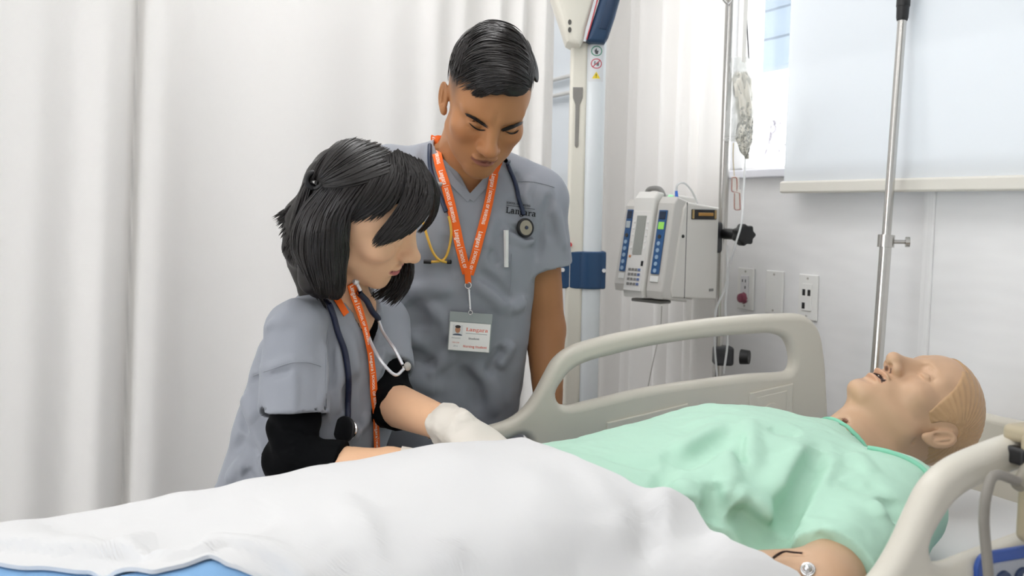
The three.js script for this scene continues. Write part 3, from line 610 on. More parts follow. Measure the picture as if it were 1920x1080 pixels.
function lying(grow) { return (x, y, z) => {
  const top = torsoTop(x) + grow, a = torsoHalf(x) + grow * 2.2, yc = (top + 0.805) / 2, b = (top - 0.805) / 2, u = Math.abs(z + 0.005) / a, v = Math.abs(y - yc) / b;
  return Math.max((Math.pow(Math.pow(u, 2.4) + Math.pow(v, 2.4), 1 / 2.4) - 1) * Math.min(a, b) * 0.85, x + 0.13 - grow, -1.1 - x);
}; }
{
  const torso = inBed(lying(0)), head = mkHead.field(mkFace);
  const nk1 = mkHead.out(0, -0.045, -0.022), nk2 = B(-0.215, 0.925, -0.005), tr = mkHead.out(0, -0.1, 0.03);
  const legs = [[B(-1.0, 0.89, -0.1), B(-1.42, 0.87, -0.12), B(-1.72, 0.845, -0.12)], [B(-1.0, 0.89, 0.1), B(-1.42, 0.86, 0.1), B(-1.72, 0.845, 0.1)]];
  let f = (x, y, z) => {
    let d = head(x, y, z);
    const n = smin(capV(x, y, z, nk1, nk2, 0.054, 0.063), capV(x, y, z, tr, B0n, 0.03, 0.05), 0.03);
    d = smin(d, n, 0.022);
    d = smin(d, torso(x, y, z), 0.035);
    d = smin(d, capV(x, y, z, nk2, mkS, 0.055, 0.056), 0.03); d = smin(d, capV(x, y, z, nk2, mkS2, 0.055, 0.056), 0.03);
    d = smin(d, Math.min(capV(x, y, z, mkS, mkE, 0.054, 0.047), capV(x, y, z, mkS2, mkE2, 0.054, 0.047)), 0.02);
    d = smin(d, Math.min(capV(x, y, z, mkE, mkW, 0.046, 0.031), capV(x, y, z, mkE2, mkW2, 0.046, 0.031)), 0.012);
    for (const [a, b, c] of legs) { d = smin(d, capV(x, y, z, a, b, 0.08, 0.055), 0.03); d = smin(d, capV(x, y, z, b, c, 0.055, 0.04), 0.02); }
    return d;
  };
  const B0n = B(-0.2, 0.955, 0.01);
  const plain = mkPlain = f;
  // throat opening, shoulder joint seam
  f = creased(plain, [
    { pts: px([[1452, 1046], [1470, 1036], [1486, 1036], [1512, 1037]], plain), r: 0.0045, amp: -0.009 },
    { pts: px([[1432, 1058], [1470, 1055], [1500, 1062], [1515, 1080]], plain), r: 0.003, amp: -0.003 },
    { pts: px([[1577, 791], [1585, 785]], plain), r: 0.0075, amp: -0.03 },
    { pts: px([[1716, 822], [1712, 834]], plain), r: 0.004, amp: -0.006 },
    { pts: px([[1722, 702], [1731, 711], [1743, 715], [1756, 709]], plain), r: 0.0034, amp: -0.0034 }, { pts: px([[1726, 688], [1741, 685], [1755, 697]], plain), r: 0.0042, amp: -0.003 },
    { pts: px([[1620, 722], [1680, 770], [1716, 800]], plain), r: 0.012, amp: 0.0015 },
  ]);
  const throat = hit(plain, 1582, 787);
  const tone = (x, y, z, col) => {
    const l = mkHead.in(V(x, y, z));
    faceTone(mkHeadOpt, l.x, l.y, l.z, skinM, [0.66, 0.38, 0.24], col, { blush: 0.03 });
    if (throat && Math.hypot(x - throat.x, y - throat.y, z - throat.z) < 0.0078) { col[0] *= 0.35; col[1] *= 0.22; col[2] *= 0.2; }
  };
  const hd = boxAround([mkHead.out(-0.1, -0.125, -0.12), mkHead.out(0.1, 0.14, -0.12), mkHead.out(0.1, -0.12, 0.13), mkHead.out(-0.1, 0.14, 0.13), mkHead.out(0.1, 0.14, 0.13), mkHead.out(-0.1, -0.12, 0.13)], 0.005, 0.0021);
  const arm = boxAround([B(-0.36, 0.95, 0.15), B(-0.62, 0.84, 0.33)], 0.01, 0.004);
  const g = bodyGeometry(f, V(-1.2, 0.72, -2.3), V(0.95, 1.2, -0.6), 0.012, [hd, arm], tone);
  part('body', world(g, mkBase), phy(0xffffff, 0.42, { vertexColors: true, specularIntensity: 0.8, sheen: 0.1 }), mk);
  // moulded hair: a thin raised cap with comb grooves
  const hairEdge = (x, y, z) => { // > 0 where hair grows, in head axes
    const ax = Math.abs(x);
    const top = y - 0.074 + (0.05 - z) * 0.3 - 0.022 * Math.exp(-(((ax - 0.052) / 0.012) ** 2)) * sstep(-0.02, 0.02, z) - sstep(0.045, 0.06, z) * 0.004;
    const temple = Math.min(0.036 + (y + 0.007) * 0.42 - z + (ax < 0.036 ? -0.05 : 0), y + 0.012);
    const back = Math.min(-0.018 - z, y + 0.075);
    return Math.max(top, temple, back);
  };
  const hf = (x, y, z) => {
    const d = mkFace(x, y, z), e = hairEdge(x, y, z);
    const earD = ell(Math.abs(x), y, z, 0.08, -0.008, -0.012, 0.03, 0.037, 0.025);
    const lift = 0.0022 + 0.0005 * Math.sin((Math.atan2(z + 0.02, y - 0.03) * 38 + x * 90));
    return smax(smax(d - lift, -e, 0.004), -earD, 0.004);
  };
  const hg = mesh(mkHead.field(hf), hd.lo, hd.hi, 0.0026, { color: (x, y, z, c) => { const k = 0.94 + 0.06 * N3(x * 90, y * 90, z * 90); c[0] = 0.58 * k; c[1] = 0.36 * k; c[2] = 0.19 * k; }, keep: (x, y, z) => { const l = mkHead.in(V(x, y, z)); return mkFace(l.x, l.y, l.z) > -0.003; } });
  part('moulded_hair', world(hg, mkBase), phy(0xffffff, 0.42, { vertexColors: true }), mk, 'slightly darker moulded hair');
  // teeth inside the mouth
  const teeth = []; for (let i = -3; i <= 3; i++) teeth.push(new RoundedBoxGeometry(0.0058, 0.006, 0.004, 2, 0.0015).translate(i * 0.006, -0.0515, 0.0905 - i * i * 0.0011));
  part('teeth', world(merged(teeth).applyMatrix4(mkHead.matrix()), mkBase), std(0xe8e2d2, 0.35), mk);
  part('joint_gap', world(tubeOn(f, [[1446, 1050], [1458, 1040], [1472, 1034], [1484, 1036], [1508, 1038]], 0.0019, -0.0004, 30).geo, mkBase), std(0x2a130b, 0.8), mk, 'dark slit at the elbow joint');
  // metal shoulder bolt
  const bp = hit(f, 1515, 1068, 0.001), bn = gradient(plain, bp), bg = [];
  bg.push(new THREE.CylinderGeometry(0.0062, 0.0075, 0.005, 24), new THREE.SphereGeometry(0.006, 20, 10, 0, Math.PI * 2, 0, Math.PI / 2).translate(0, 0.0015, 0), new THREE.TorusGeometry(0.008, 0.0014, 8, 24).rotateX(Math.PI / 2));
  part('joint_bolt', world(merged(bg).applyQuaternion(new THREE.Quaternion().setFromUnitVectors(V(0, 1, 0), bn)).translate(bp.x, bp.y, bp.z), mkBase), M.chrome, mk, 'shiny metal bolt at the elbow joint');
}
const mkArms = (x, y, z) => Math.min(capV(x, y, z, mkE, mkW, 0.048, 0.034), capV(x, y, z, mkE2, mkW2, 0.048, 0.034), capV(x, y, z, mkS, mkE, 0.05, 0.048));
// mint hospital gown, a child of the manikin
let gownNoHole, neckRing;
const gownBase = (() => {
  const t = lying(0.016), neckA = toB(mkHead.out(0, -0.045, -0.02)), neckB = V(-0.235, 0.935, -0.005);
  const s1 = toB(mkS), e1 = toB(mkE), s2 = toB(mkS2), e2 = toB(mkE2), hem = 0.94, h1 = s1.clone().lerp(e1, hem), h2 = s2.clone().lerp(e2, hem);
  const nE = V(neckA.x + 0.05, neckA.y + 0.02, neckA.z), cB = neckB.clone().lerp(neckA, 0.27), cH = neckB.clone().lerp(neckA, 0.47), a1 = h1.clone().lerp(e1, 0.35), b1 = e1.clone().addScaledVector(e1.clone().sub(h1), 0.5);
  const build = (hole) => (x, y, z) => {
    let d = t(x, y, z);
    d = smin(d, cap(x, y, z, -0.42, 0.83, 0.17, -1.0, 0.82, 0.18, 0.03, 0.03), 0.09);
    d = smin(d, cap(x, y, z, -0.42, 0.84, -0.17, -1.0, 0.83, -0.2, 0.035, 0.04), 0.09);
    d = smax(d, -capV(x, y, z, a1, b1, 0.055, 0.075), 0.02);
    // sleeves, cut square at the hem and hollow there
    for (const [s, h, e] of [[s1, h1, e1], [s2, h2, e2]]) {
      let q = smin(capV(x, y, z, s, h, 0.074, 0.0625), cap(x, y, z, s.x, s.y, s.z, h.x + 0.01, h.y - 0.045, h.z, 0.06, 0.05), 0.04);
      const dx = h.x - s.x, dy = h.y - s.y, dz = h.z - s.z, l = Math.hypot(dx, dy, dz), al = ((x - h.x) * dx + (y - h.y) * dy + (z - h.z) * dz) / l;
      q = smax(q, al + 0.012, 0.004);
      q = Math.max(q, -Math.max(capV(x, y, z, s, e, 0.058, 0.0525), -0.012 - al));
      d = smin(d, q, al > -0.02 ? 0.012 : 0.035);
    }
    // collar up the neck, open at the top
    d = smin(d, cap(x, y, z, neckB.x, neckB.y, neckB.z, cB.x, cB.y, cB.z, 0.076, 0.07), 0.03);
    if (hole) d = smax(d, -cap(x, y, z, cH.x, cH.y, cH.z, nE.x, nE.y, nE.z, 0.067, 0.1), 0.004);
    // nothing of the cloth hangs round the bare arm below the hem
    for (const [h, e] of [[h1, e1], [h2, e2]]) {
      const dx = e.x - h.x, dy = e.y - h.y, dz = e.z - h.z, l = Math.hypot(dx, dy, dz), al = ((x - h.x) * dx + (y - h.y) * dy + (z - h.z) * dz) / l;
      if (al > -0.012) d = Math.max(d, -Math.max(cap(x, y, z, h.x, h.y + 0.02, h.z, h.x + dx * 3, h.y + dy * 3, h.z + dz * 3, 0.075, 0.09), -al - 0.004));
    }
    return d * 0.9;
  };
  gownNoHole = inBed(build(false));
  // the rim of the neck opening, walked round its axis
  const ax = nE.clone().sub(cH), L = ax.length(), aN = ax.clone().normalize(), e1n = V(0, 1, 0).cross(aN).normalize(), e2n = aN.clone().cross(e1n), rim = [], noHole = build(false);
  for (let i = 0; i < 72; i++) {
    const ph = i / 72 * 2 * Math.PI, dir = e1n.clone().multiplyScalar(Math.cos(ph)).addScaledVector(e2n, Math.sin(ph));
    let prev = 1;
    for (let s = 0.12; s > -0.095; s -= 0.001) {
      const p = s >= 0 ? cH.clone().addScaledVector(aN, s).addScaledVector(dir, 0.067 + 0.033 * s / L) : cH.clone().addScaledVector(dir, 0.067 * Math.cos(-s / 0.067)).addScaledVector(aN, -0.067 * Math.sin(-s / 0.067));
      const v = noHole(p.x, p.y, p.z); if (v < 0 && prev >= 0) { rim.push(B(p.x, p.y, p.z)); break; } prev = v;
    }
  }
  neckRing = rim.filter((p) => toB(p).y > 0.9);
  return inBed(build(true));
})();
const gownFold = [
  [[[1270, 868], [1310, 850], [1365, 812]], 0.02, -0.016], [[[1262, 846], [1310, 824], [1352, 797]], 0.02, 0.007],
  [[[1405, 785], [1408, 830], [1400, 880]], 0.016, 0.007], [[[1390, 815], [1392, 880]], 0.012, -0.006],
  [[[1346, 905], [1335, 978]], 0.016, -0.011], [[[1360, 845], [1366, 900], [1352, 940]], 0.018, 0.009],
  [[[1542, 842], [1515, 890], [1488, 945], [1470, 1000]], 0.021, -0.024], [[[1520, 838], [1490, 880], [1452, 935]], 0.022, 0.009], [[[1560, 846], [1535, 895], [1505, 950], [1490, 990]], 0.018, 0.009],
  [[[1372, 926], [1415, 948], [1466, 998]], 0.017, 0.013], [[[1378, 945], [1420, 985], [1465, 1016]], 0.022, -0.02],
  [[[1664, 930], [1676, 955], [1686, 980]], 0.015, -0.014], [[[1640, 940], [1660, 975]], 0.014, 0.006],
  [[[1233, 934], [1250, 885], [1264, 838]], 0.014, -0.006], [[[1280, 900], [1290, 945]], 0.02, 0.006], [[[1130, 850], [1200, 868], [1240, 872]], 0.018, -0.005], [[[1290, 800], [1380, 778]], 0.02, 0.004],
  [[[1580, 900], [1620, 915], [1650, 905]], 0.016, -0.004], [[[1500, 975], [1560, 990], [1620, 1000]], 0.012, 0.003], [[[1530, 1000], [1560, 1030]], 0.01, -0.003], [[[1600, 850], [1640, 890]], 0.014, 0.004], [[[1440, 800], [1500, 812]], 0.018, -0.005],
].map(([l, r, amp]) => ({ pts: px(l, gownBase), r, amp: amp * 1.55 }));
const gownField0 = creased(gownBase, gownFold);
const gownField = (x, y, z) => gownField0(x, y, z) + 0.0018 * N3(x * 26, y * 26, z * 26) + 0.0008 * N3(x * 70, y * 70, z * 70);
{
  const mint = phy(0xbbe2cd, 0.9, { bumpMap: fine, bumpScale: 0.00025, sheen: 0.25, sheenColor: new THREE.Color(0.9, 1, 0.95), sheenRoughness: 0.6 });
  const g = mesh(gownField, V(-0.45, 0.76, -2.15), V(0.85, 1.12, -0.95), 0.0055);
  const gp = part('gown', world(g, mkBase), mint, mk, 'mint green short sleeved hospital gown');
  // bound neckline
  const ring = neckRing.sort((p, q) => p.x - q.x), order = [ring.shift()];
  while (ring.length) { const l = order[order.length - 1]; let k = 0; ring.forEach((p, i) => { if (p.distanceTo(l) < ring[k].distanceTo(l)) k = i; }); if (ring[k].distanceTo(l) > 0.05) break; order.push(ring.splice(k, 1)[0]); }
  const edge2 = [[1629, 838], [1648, 841], [1670, 846], [1708, 861], [1732, 877], [1745, 896], [1749, 915]].map(([a, b]) => hit(gownField, a - 2, b + 3, 0.001) ?? hit(gownField, a - 8, b + 9, 0.001)).filter(Boolean);
  if (edge2.length > 3) part('neck_binding', world(tube(edge2, 0.0038, 50, 8), mkBase), phy(0x8fd6b8, 0.9), gp, 'darker green neck binding');
  if (order.length > 5) part('neck_binding', world(new THREE.TubeGeometry(curve(order), 140, 0.0042, 8), mkBase), phy(0x8fd6b8, 0.9), gp, 'darker green neck binding');
}
// ---------------------------------------------------------------- sheet and blanket over the legs
const legTop = table([[-1.95, 0.88], [-1.8, 0.925], [-1.72, 0.93], [-1.6, 0.91], [-1.41, 0.92], [-1.24, 0.935], [-1.1, 0.957], [-0.97, 0.984], [-0.84, 1.004], [-0.7, 0.995], [-0.5, 0.98]]);
const ridgeZ = table([[-1.9, -0.13], [-1.3, -0.1], [-0.95, -0.035], [-0.6, -0.02]]);
const cover = (x, z) => {
  const dz = z - ridgeZ(x), k = 1 - sstep(0.03, dz > 0 ? 0.4 : 0.32, Math.abs(dz));
  let h = 0.806 + (legTop(x) - 0.806) * Math.pow(k, 0.8);
  const e = Math.max(0, Math.abs(z) - 0.39); return h - 6 * e * e;
};
// the cloth lies on whatever is highest: mattress, legs, gown, arms
const GX0 = -1.95, GX1 = -0.3, GZ0 = -0.46, GZ1 = 0.5, GN = 200, GM = 120, gownMap = new Float32Array((GN + 1) * (GM + 1));
{
  const solid = (x, y, z) => Math.min(gownField(x, y, z), mkPlain(x, y, z));
  for (let i = 0; i <= GN; i++) for (let j = 0; j <= GM; j++) { const p = trace(solid, B(mix(GX0, GX1, i / GN), 1.2, mix(GZ0, GZ1, j / GM)), V(0, -1, 0), 0.42); gownMap[i * (GM + 1) + j] = p ? p.y : 0.79; }
  for (let pass = 0; pass < 60; pass++) { const c = gownMap.slice(); for (let i = 1; i < GN; i++) for (let j = 1; j < GM; j++) { const n = i * (GM + 1) + j, legs = mix(GX0, GX1, i / GN) < -0.6; if (pass > 15 && !legs) continue; gownMap[n] = Math.max(legs ? c[n] - 0.00006 : c[n], (c[n - 1] + c[n + 1] + c[n - GM - 1] + c[n + GM + 1] + 2 * c[n]) / 6); } }
}
const gownTop = (x, z) => 0.2 * (gownAt(x, z) + gownAt(x + 0.008, z + 0.004) + gownAt(x - 0.008, z - 0.004) + gownAt(x + 0.004, z - 0.008) + gownAt(x - 0.004, z + 0.008));
const gownAt = (x, z) => { const a = clamp((x - GX0) / (GX1 - GX0) * GN, 0, GN - 1e-3), b = clamp((z - GZ0) / (GZ1 - GZ0) * GM, 0, GM - 1e-3), i = Math.floor(a), j = Math.floor(b), u = a - i, v = b - j, n = i * (GM + 1) + j; return x < GX0 ? 0.79 : mix(mix(gownMap[n], gownMap[n + 1], v), mix(gownMap[n + GM + 1], gownMap[n + GM + 2], v), u); };
const drape = (x, z) => smax(cover(x, z), gownTop(x, z) + 0.001, 0.02);
const flatFold = (list, f) => list.map(([l, r, amp]) => ({ pts: l.map(([a, b]) => hit(f, a, b)).filter(Boolean).map((p) => toB(p)), r, amp }));
const ripple = (folds) => (x, z) => {
  let h = 0;
  for (const { pts, r, amp } of folds) {
    let best = 9, bu = 0; const n = pts.length - 1;
    for (let j = 0; j < n; j++) { const a = pts[j], b = pts[j + 1], dx = b.x - a.x, dz = b.z - a.z; const t = clamp(((x - a.x) * dx + (z - a.z) * dz) / (dx * dx + dz * dz + 1e-9), 0, 1), e = Math.hypot(x - a.x - dx * t, z - a.z - dz * t); if (e < best) { best = e; bu = (j + t) / n; } }
    const k = best / r; if (k < 2.4) h += amp * Math.exp(-k * k * 1.3) * Math.min(1, 4 * Math.min(bu, 1 - bu) + 0.2);
  }
  return h;
};
// cloth lying on the bed: rows along x, columns along the cloth from the far edge to the near one, hanging over the mattress edge
function clothOnBed(x0, x1, nRows, edge, nCols, height, thick) {
  const P = [], UV = [], I = [], nc = nCols + 1;
  const place = (i, j, low) => {
    const t = i / nRows, [a, b] = edge(t), s = mix(a, b, j / nCols), xx = x0(s), x = mix(xx, x1, t);
    const zz = clamp(s, -0.45, 0.45), over = Math.max(0, Math.abs(s) - 0.45), h = height(x, zz) - (over ? over : 0);
    const sag = over ? Math.sign(s) * (0.008 + 0.012 * Math.sin(x * 21 + 1) * Math.min(1, over * 6)) : 0;
    P.push(x, h - low, zz + sag * (over ? 1 : 0) - (over ? Math.sign(s) * low : 0)); UV.push(x, s);
  };
  for (const low of [0, thick]) for (let i = 0; i <= nRows; i++) for (let j = 0; j <= nCols; j++) place(i, j, low);
  const half = (nRows + 1) * nc;
  for (let i = 0; i < nRows; i++) for (let j = 0; j < nCols; j++) { const a = i * nc + j, b = a + 1, c = a + nc, d = c + 1; I.push(a, c, b, b, c, d, a + half, b + half, c + half, b + half, d + half, c + half); }
  const side = (a, b) => I.push(a, b, a + half, b, b + half, a + half);
  for (let j = 0; j < nCols; j++) { side(j, j + 1); side(nRows * nc + j + 1, nRows * nc + j); }
  for (let i = 0; i < nRows; i++) { side((i + 1) * nc, i * nc); side(i * nc + nCols, (i + 1) * nc + nCols); }
  const g = new THREE.BufferGeometry(); g.setAttribute('position', new THREE.Float32BufferAttribute(P, 3)); g.setAttribute('uv', new THREE.Float32BufferAttribute(UV, 2)); g.setIndex(I);
  return toCreasedNormals(g, 1.0);
}
const blanketH = (x, z) => drape(x, z) + 0.005 + 0.003 * N3(x * 8, 3, z * 8);
{
  const t = thing('blue_blanket', 'light blue blanket over the legs showing below the white sheet', 'blanket', ORG, TURN);
  const h = blanketH;
  part('cloth', clothOnBed(() => -0.85, -1.83, 110, () => [-0.6, 0.72], 120, h, 0.006), phy(0x86b2dd, 0.9, { bumpMap: fine, bumpScale: 0.0003 }), t);
}
{
  const t = thing('bed_sheet', 'rumpled white bed sheet drawn over the manikin legs and hips', 'sheet', ORG, TURN);
  const f0 = inBed((x, y, z) => (y - drape(x, z) - 0.012) * 0.6);
  const folds = ripple(flatFold([
    [[[1219, 968], [1262, 944], [1300, 968], [1360, 1010]], 0.022, 0.02], [[[1228, 1000], [1212, 1018], [1198, 1036]], 0.014, -0.016], [[[1232, 993], [1262, 982], [1330, 1010], [1400, 1050]], 0.018, 0.012],
    [[[1198, 950], [1197, 1005]], 0.016, -0.01], [[[1190, 956], [1168, 990], [1139, 1016]], 0.016, 0.008], [[[1240, 975], [1226, 985]], 0.012, -0.01],
    [[[1060, 880], [1110, 930], [1130, 990]], 0.03, -0.005], [[[1075, 868], [1130, 915], [1160, 950]], 0.02, 0.004],
    [[[870, 850], [880, 920], [930, 1010]], 0.05, -0.004], [[[700, 900], [760, 960], [800, 1040]], 0.05, -0.006], [[[620, 925], [680, 990], [700, 1060]], 0.04, 0.005], [[[830, 1000], [850, 1060]], 0.03, -0.005],
    [[[420, 960], [470, 1000], [560, 1050]], 0.03, -0.006], [[[310, 980], [340, 1010], [360, 1050]], 0.022, -0.007], [[[150, 985], [190, 1005], [215, 1030]], 0.018, -0.007], [[[60, 990], [110, 1020]], 0.02, 0.005], [[[380, 1030], [420, 1010]], 0.018, 0.007], [[[240, 1020], [290, 1005]], 0.016, 0.005], [[[590, 1020], [650, 1075]], 0.025, 0.006],
    [[[960, 860], [1000, 900], [1010, 960]], 0.03, 0.004], [[[1000, 980], [1080, 1040], [1100, 1078]], 0.03, -0.005],
  ], f0));
  const hemPx = [[-260, 1036], [0, 1040], [120, 1052], [230, 1058], [320, 1062], [380, 1050], [428, 1034], [455, 1052], [500, 1076]].map(([a, b]) => hit(f0, a, b)).filter(Boolean).map((p) => toB(p));
  const hem = table([[-1.95, hemPx[0].z - 0.02], ...hemPx.map((p) => [p.x, p.z]).sort((a, b) => a[0] - b[0]), [-0.98, 0.45], [-0.9, 0.72], [-0.4, 0.75]]);
  const h = (x, z) => {
    const e = hem(x) - z, roll = x < -0.98 ? 0.012 * Math.exp(-(((e - 0.03) / 0.03) ** 2)) * (1 + 0.4 * N3(x * 9, 2, 1)) - 0.014 * sstep(0.02, 0, e) : 0;
    return Math.max(drape(x, z) + 0.0035, x < -0.8 ? blanketH(x, z) + 0.0085 : 0, drape(x, z) + 0.014 + folds(x, z) + roll + 0.0035 * N3(x * 7, 1, z * 7) + 0.002 * N3(x * 21, 4, z * 15) + (x < -1 ? 0.006 * N3(x * 16, 9, z * 9) : 0));
  };
  const topPx = [[1000, 830], [1045, 846], [1090, 865], [1180, 905], [1240, 938], [1300, 975], [1370, 1025], [1440, 1076], [1500, 1122], [1560, 1170]].map(([a, b]) => hit(f0, a, b)).filter(Boolean).map((p) => toB(p)).map((p) => [p.z, p.x]).sort((a, b) => a[0] - b[0]);
  const edgeX = table([[-0.6, topPx[0][1] + 0.06], ...topPx, [0.6, topPx[topPx.length - 1][1] + 0.02]]), x0 = (s) => edgeX(s);
  part('cloth', clothOnBed(x0, -1.86, 260, (u) => { const xm = mix(-0.62, -1.86, u); return [-0.62, hem(xm)]; }, 220, h, 0.005), M.sheet, t);
}
// ---------------------------------------------------------------- the two people: shared pieces
// loft along local y: table of [y, half width, front z, back z]
function torsoField(rows, power = 2.5) {
  const A = table(rows.map((r) => [r[0], r[1]])), Fz = table(rows.map((r) => [r[0], r[2]])), Bk = table(rows.map((r) => [r[0], r[3]])), y0 = rows[0][0], y1 = rows[rows.length - 1][0];
  return (x, y, z) => {
    const yy = clamp(y, y0, y1), a = A(yy), f = Fz(yy), b = Bk(yy), c = (f + b) / 2, h = (f - b) / 2;
    const u = Math.abs(x) / a, v = Math.abs(z - c) / h, k = Math.pow(Math.pow(u, power) + Math.pow(v, power), 1 / power);
    return Math.max((k - 1) * Math.min(a, h) * 0.9, y - y1, y0 - y);
  };
}
// a patch of cloth lying on a surface: four pixel corners, sampled on the field; u, v in 0..1
function patch(f, corners, nu, nv, lift, edgeLift = 0) {
  const P = [], UV = [], I = [], [a, b, c, d] = corners;
  for (let j = 0; j <= nv; j++) for (let i = 0; i <= nu; i++) {
    const u = i / nu, v = j / nv, x = mix(mix(a[0], b[0], u), mix(d[0], c[0], u), v), y = mix(mix(a[1], b[1], u), mix(d[1], c[1], u), v);
    const p = hit(f, x, y); if (!p) return null;
    const edge = (i === 0 || i === nu || j === nv) ? edgeLift : lift; p.addScaledVector(gradient(f, p, 0.008), edge); P.push(p.x, p.y, p.z); UV.push(u, 1 - v);
    if (i && j) { const n = nu + 1, q = j * n + i; I.push(q - n - 1, q - 1, q, q - n - 1, q, q - n); }
  }
  const g = new THREE.BufferGeometry(); g.setAttribute('position', new THREE.Float32BufferAttribute(P, 3)); g.setAttribute('uv', new THREE.Float32BufferAttribute(UV, 2)); g.setIndex(I); g.computeVertexNormals(); return g;
}
function ribbonOn(f, pixels, width, lift, n = 60, thick = 0.0014) {
  const c = new THREE.CatmullRomCurve3(pixels.map(([x, y]) => V(x, y, 0)), false, 'centripetal'), raw = [], N = [];
  for (let i = 0; i <= n; i++) { const q = c.getPointAt(i / n), p = hit(f, q.x, q.y); if (p) { const g = gradient(f, p, 0.012); raw.push(p.addScaledVector(g, lift)); N.push(g); } }
  const S = raw.map((p, i) => { const q = V(0, 0, 0); let w = 0; for (let k = -4; k <= 4; k++) { const j = i + k; if (j >= 0 && j < raw.length) { q.add(raw[j]); w++; } } return Math.min(i, raw.length - 1 - i) < 4 ? p : q.divideScalar(w); });
  const NS = N.map((_, i) => { const q = V(0, 0, 0); for (let k = -6; k <= 6; k++) if (N[i + k]) q.add(N[i + k]); return q.normalize(); });
  return { pts: S, N: NS, geo: strip(S, NS, width, thick) };
}
function tubeOn(f, pixels, r, lift = r, n = 50) {
  const c = new THREE.CatmullRomCurve3(pixels.map(([x, y]) => V(x, y, 0)), false, 'centripetal'), P = [];
  for (let i = 0; i <= n; i++) { const q = c.getPointAt(i / n), p = hit(f, q.x, q.y, lift); if (p) P.push(p); }
  const S = P.map((p, i) => { const q = V(0, 0, 0); let w = 0; for (let k = -3; k <= 3; k++) if (P[i + k]) { q.add(P[i + k]); w++; } return q.divideScalar(w); });
  return { pts: S, geo: new THREE.TubeGeometry(curve(S), n, r, 10) };
}
// locks of hair between neighbouring guide lines drawn over the picture of the head and laid on the field
function locks(f, guides, count, o) {
  const r = rng(o.seed ?? 1), G = [], n = 7;
  for (let k = 0; k < count; k++) {
    const u = r() * (guides.length - 1), i = Math.min(Math.floor(u), guides.length - 2), t = u - i, c = [];
    const A = guides[i], Bq = guides[i + 1], len = o.short ? mix(1 - o.short, 1, r()) : 1, start = (o.start ?? 0) * r();
    const sample = (g, s) => { const q = s * (g.length - 1), j = Math.min(Math.floor(q), g.length - 2), w = q - j, p0 = g[Math.max(j - 1, 0)], p1 = g[j], p2 = g[j + 1], p3 = g[Math.min(j + 2, g.length - 1)]; return [0, 1, 2].map((e) => { const a = p0[e] ?? 0, b = p1[e] ?? 0, cc = p2[e] ?? 0, d = p3[e] ?? 0; return 0.5 * (2 * b + (cc - a) * w + (2 * a - 5 * b + 4 * cc - d) * w * w + (3 * b - a - 3 * cc + d) * w * w * w); }); };
    const jx = (r() - 0.5) * (o.jitter ?? 4), jy = (r() - 0.5) * (o.jitter ?? 4), lift = (o.lift ?? 0.002) + r() * (o.spread ?? 0.004), wave = r() * 6.28;
    for (let s = 0; s <= n; s++) {
      const v = start + (len - start) * s / n, p = sample(A, v), q = sample(Bq, v), x = mix(p[0], q[0], t) + jx + Math.sin(wave + v * 5) * (o.wave ?? 0), y = mix(p[1], q[1], t) + jy + Math.cos(wave + v * 4) * (o.wave ?? 0);
      const D = p[2] && q[2] ? mix(p[2], q[2], t) + (r() - 0.5) * (o.deep ?? 0.01) : 0;
      let h = hit(f, x, y, lift * Math.sin(Math.PI * (0.15 + 0.7 * s / n)) + 0.0005);
      if (D) { const e = at(x, y, D); if (!h || !o.over || h.distanceTo(camera.position) > e.distanceTo(camera.position)) h = e; }
      if (h && (!c.length || h.distanceTo(c[c.length - 1]) < 0.06)) c.push(h);
    }
    if (c.length > 3) G.push(lock(c, (o.width ?? 0.0022) * (0.6 + 0.8 * r()), (o.thick ?? 0.0009) * (0.7 + 0.6 * r()), (p) => o.free ? camera.position.clone().sub(p).normalize() : gradient(f, p), o.seg ?? 12));
  }
  return G;
}
const scrubCloth = phy(0x969aa2, 0.85, { bumpMap: fine, bumpScale: 0.0002, sheen: 0.35, sheenColor: new THREE.Color(0.9, 0.93, 1), sheenRoughness: 0.5 });
const trousersCloth = scrubCloth, blackCloth = phy(0x060709, 0.92, { specularIntensity: 0.25 });
const hairDark = phy(0x130d0b, 0.38, { sheen: 0.14, sheenColor: new THREE.Color(0.35, 0.28, 0.26), sheenRoughness: 0.35, specularIntensity: 0.9 });
const lanyardText = (reverse) => paint(2048, 64, (c, w, h) => {
  c.fillStyle = '#fb6c12'; c.fillRect(0, 0, w, h); c.fillStyle = '#fff4ec'; c.textBaseline = 'middle';
  c.font = 'bold 42px sans-serif'; let x = 10;
  while (x < w - 700) { c.fillText('Langara', x, h / 2 + 2); x += c.measureText('Langara').width + 14; c.fillRect(x, 12, 4, h - 24); x += 18; c.font = 'bold 34px sans-serif'; c.fillText('SCHOOL OF NURSING', x, h / 2 + 2); x += c.measureText('SCHOOL OF NURSING').width + 70; c.font = 'bold 42px sans-serif'; }
  void reverse;
});
const lanyardMap = lanyardText(); lanyardMap.repeat.set(1 / 0.42, 1);
const lanyardCloth = std(0xffffff, 0.7, { map: lanyardMap });
const plainLanyard = std(0xfb6c12, 0.7);
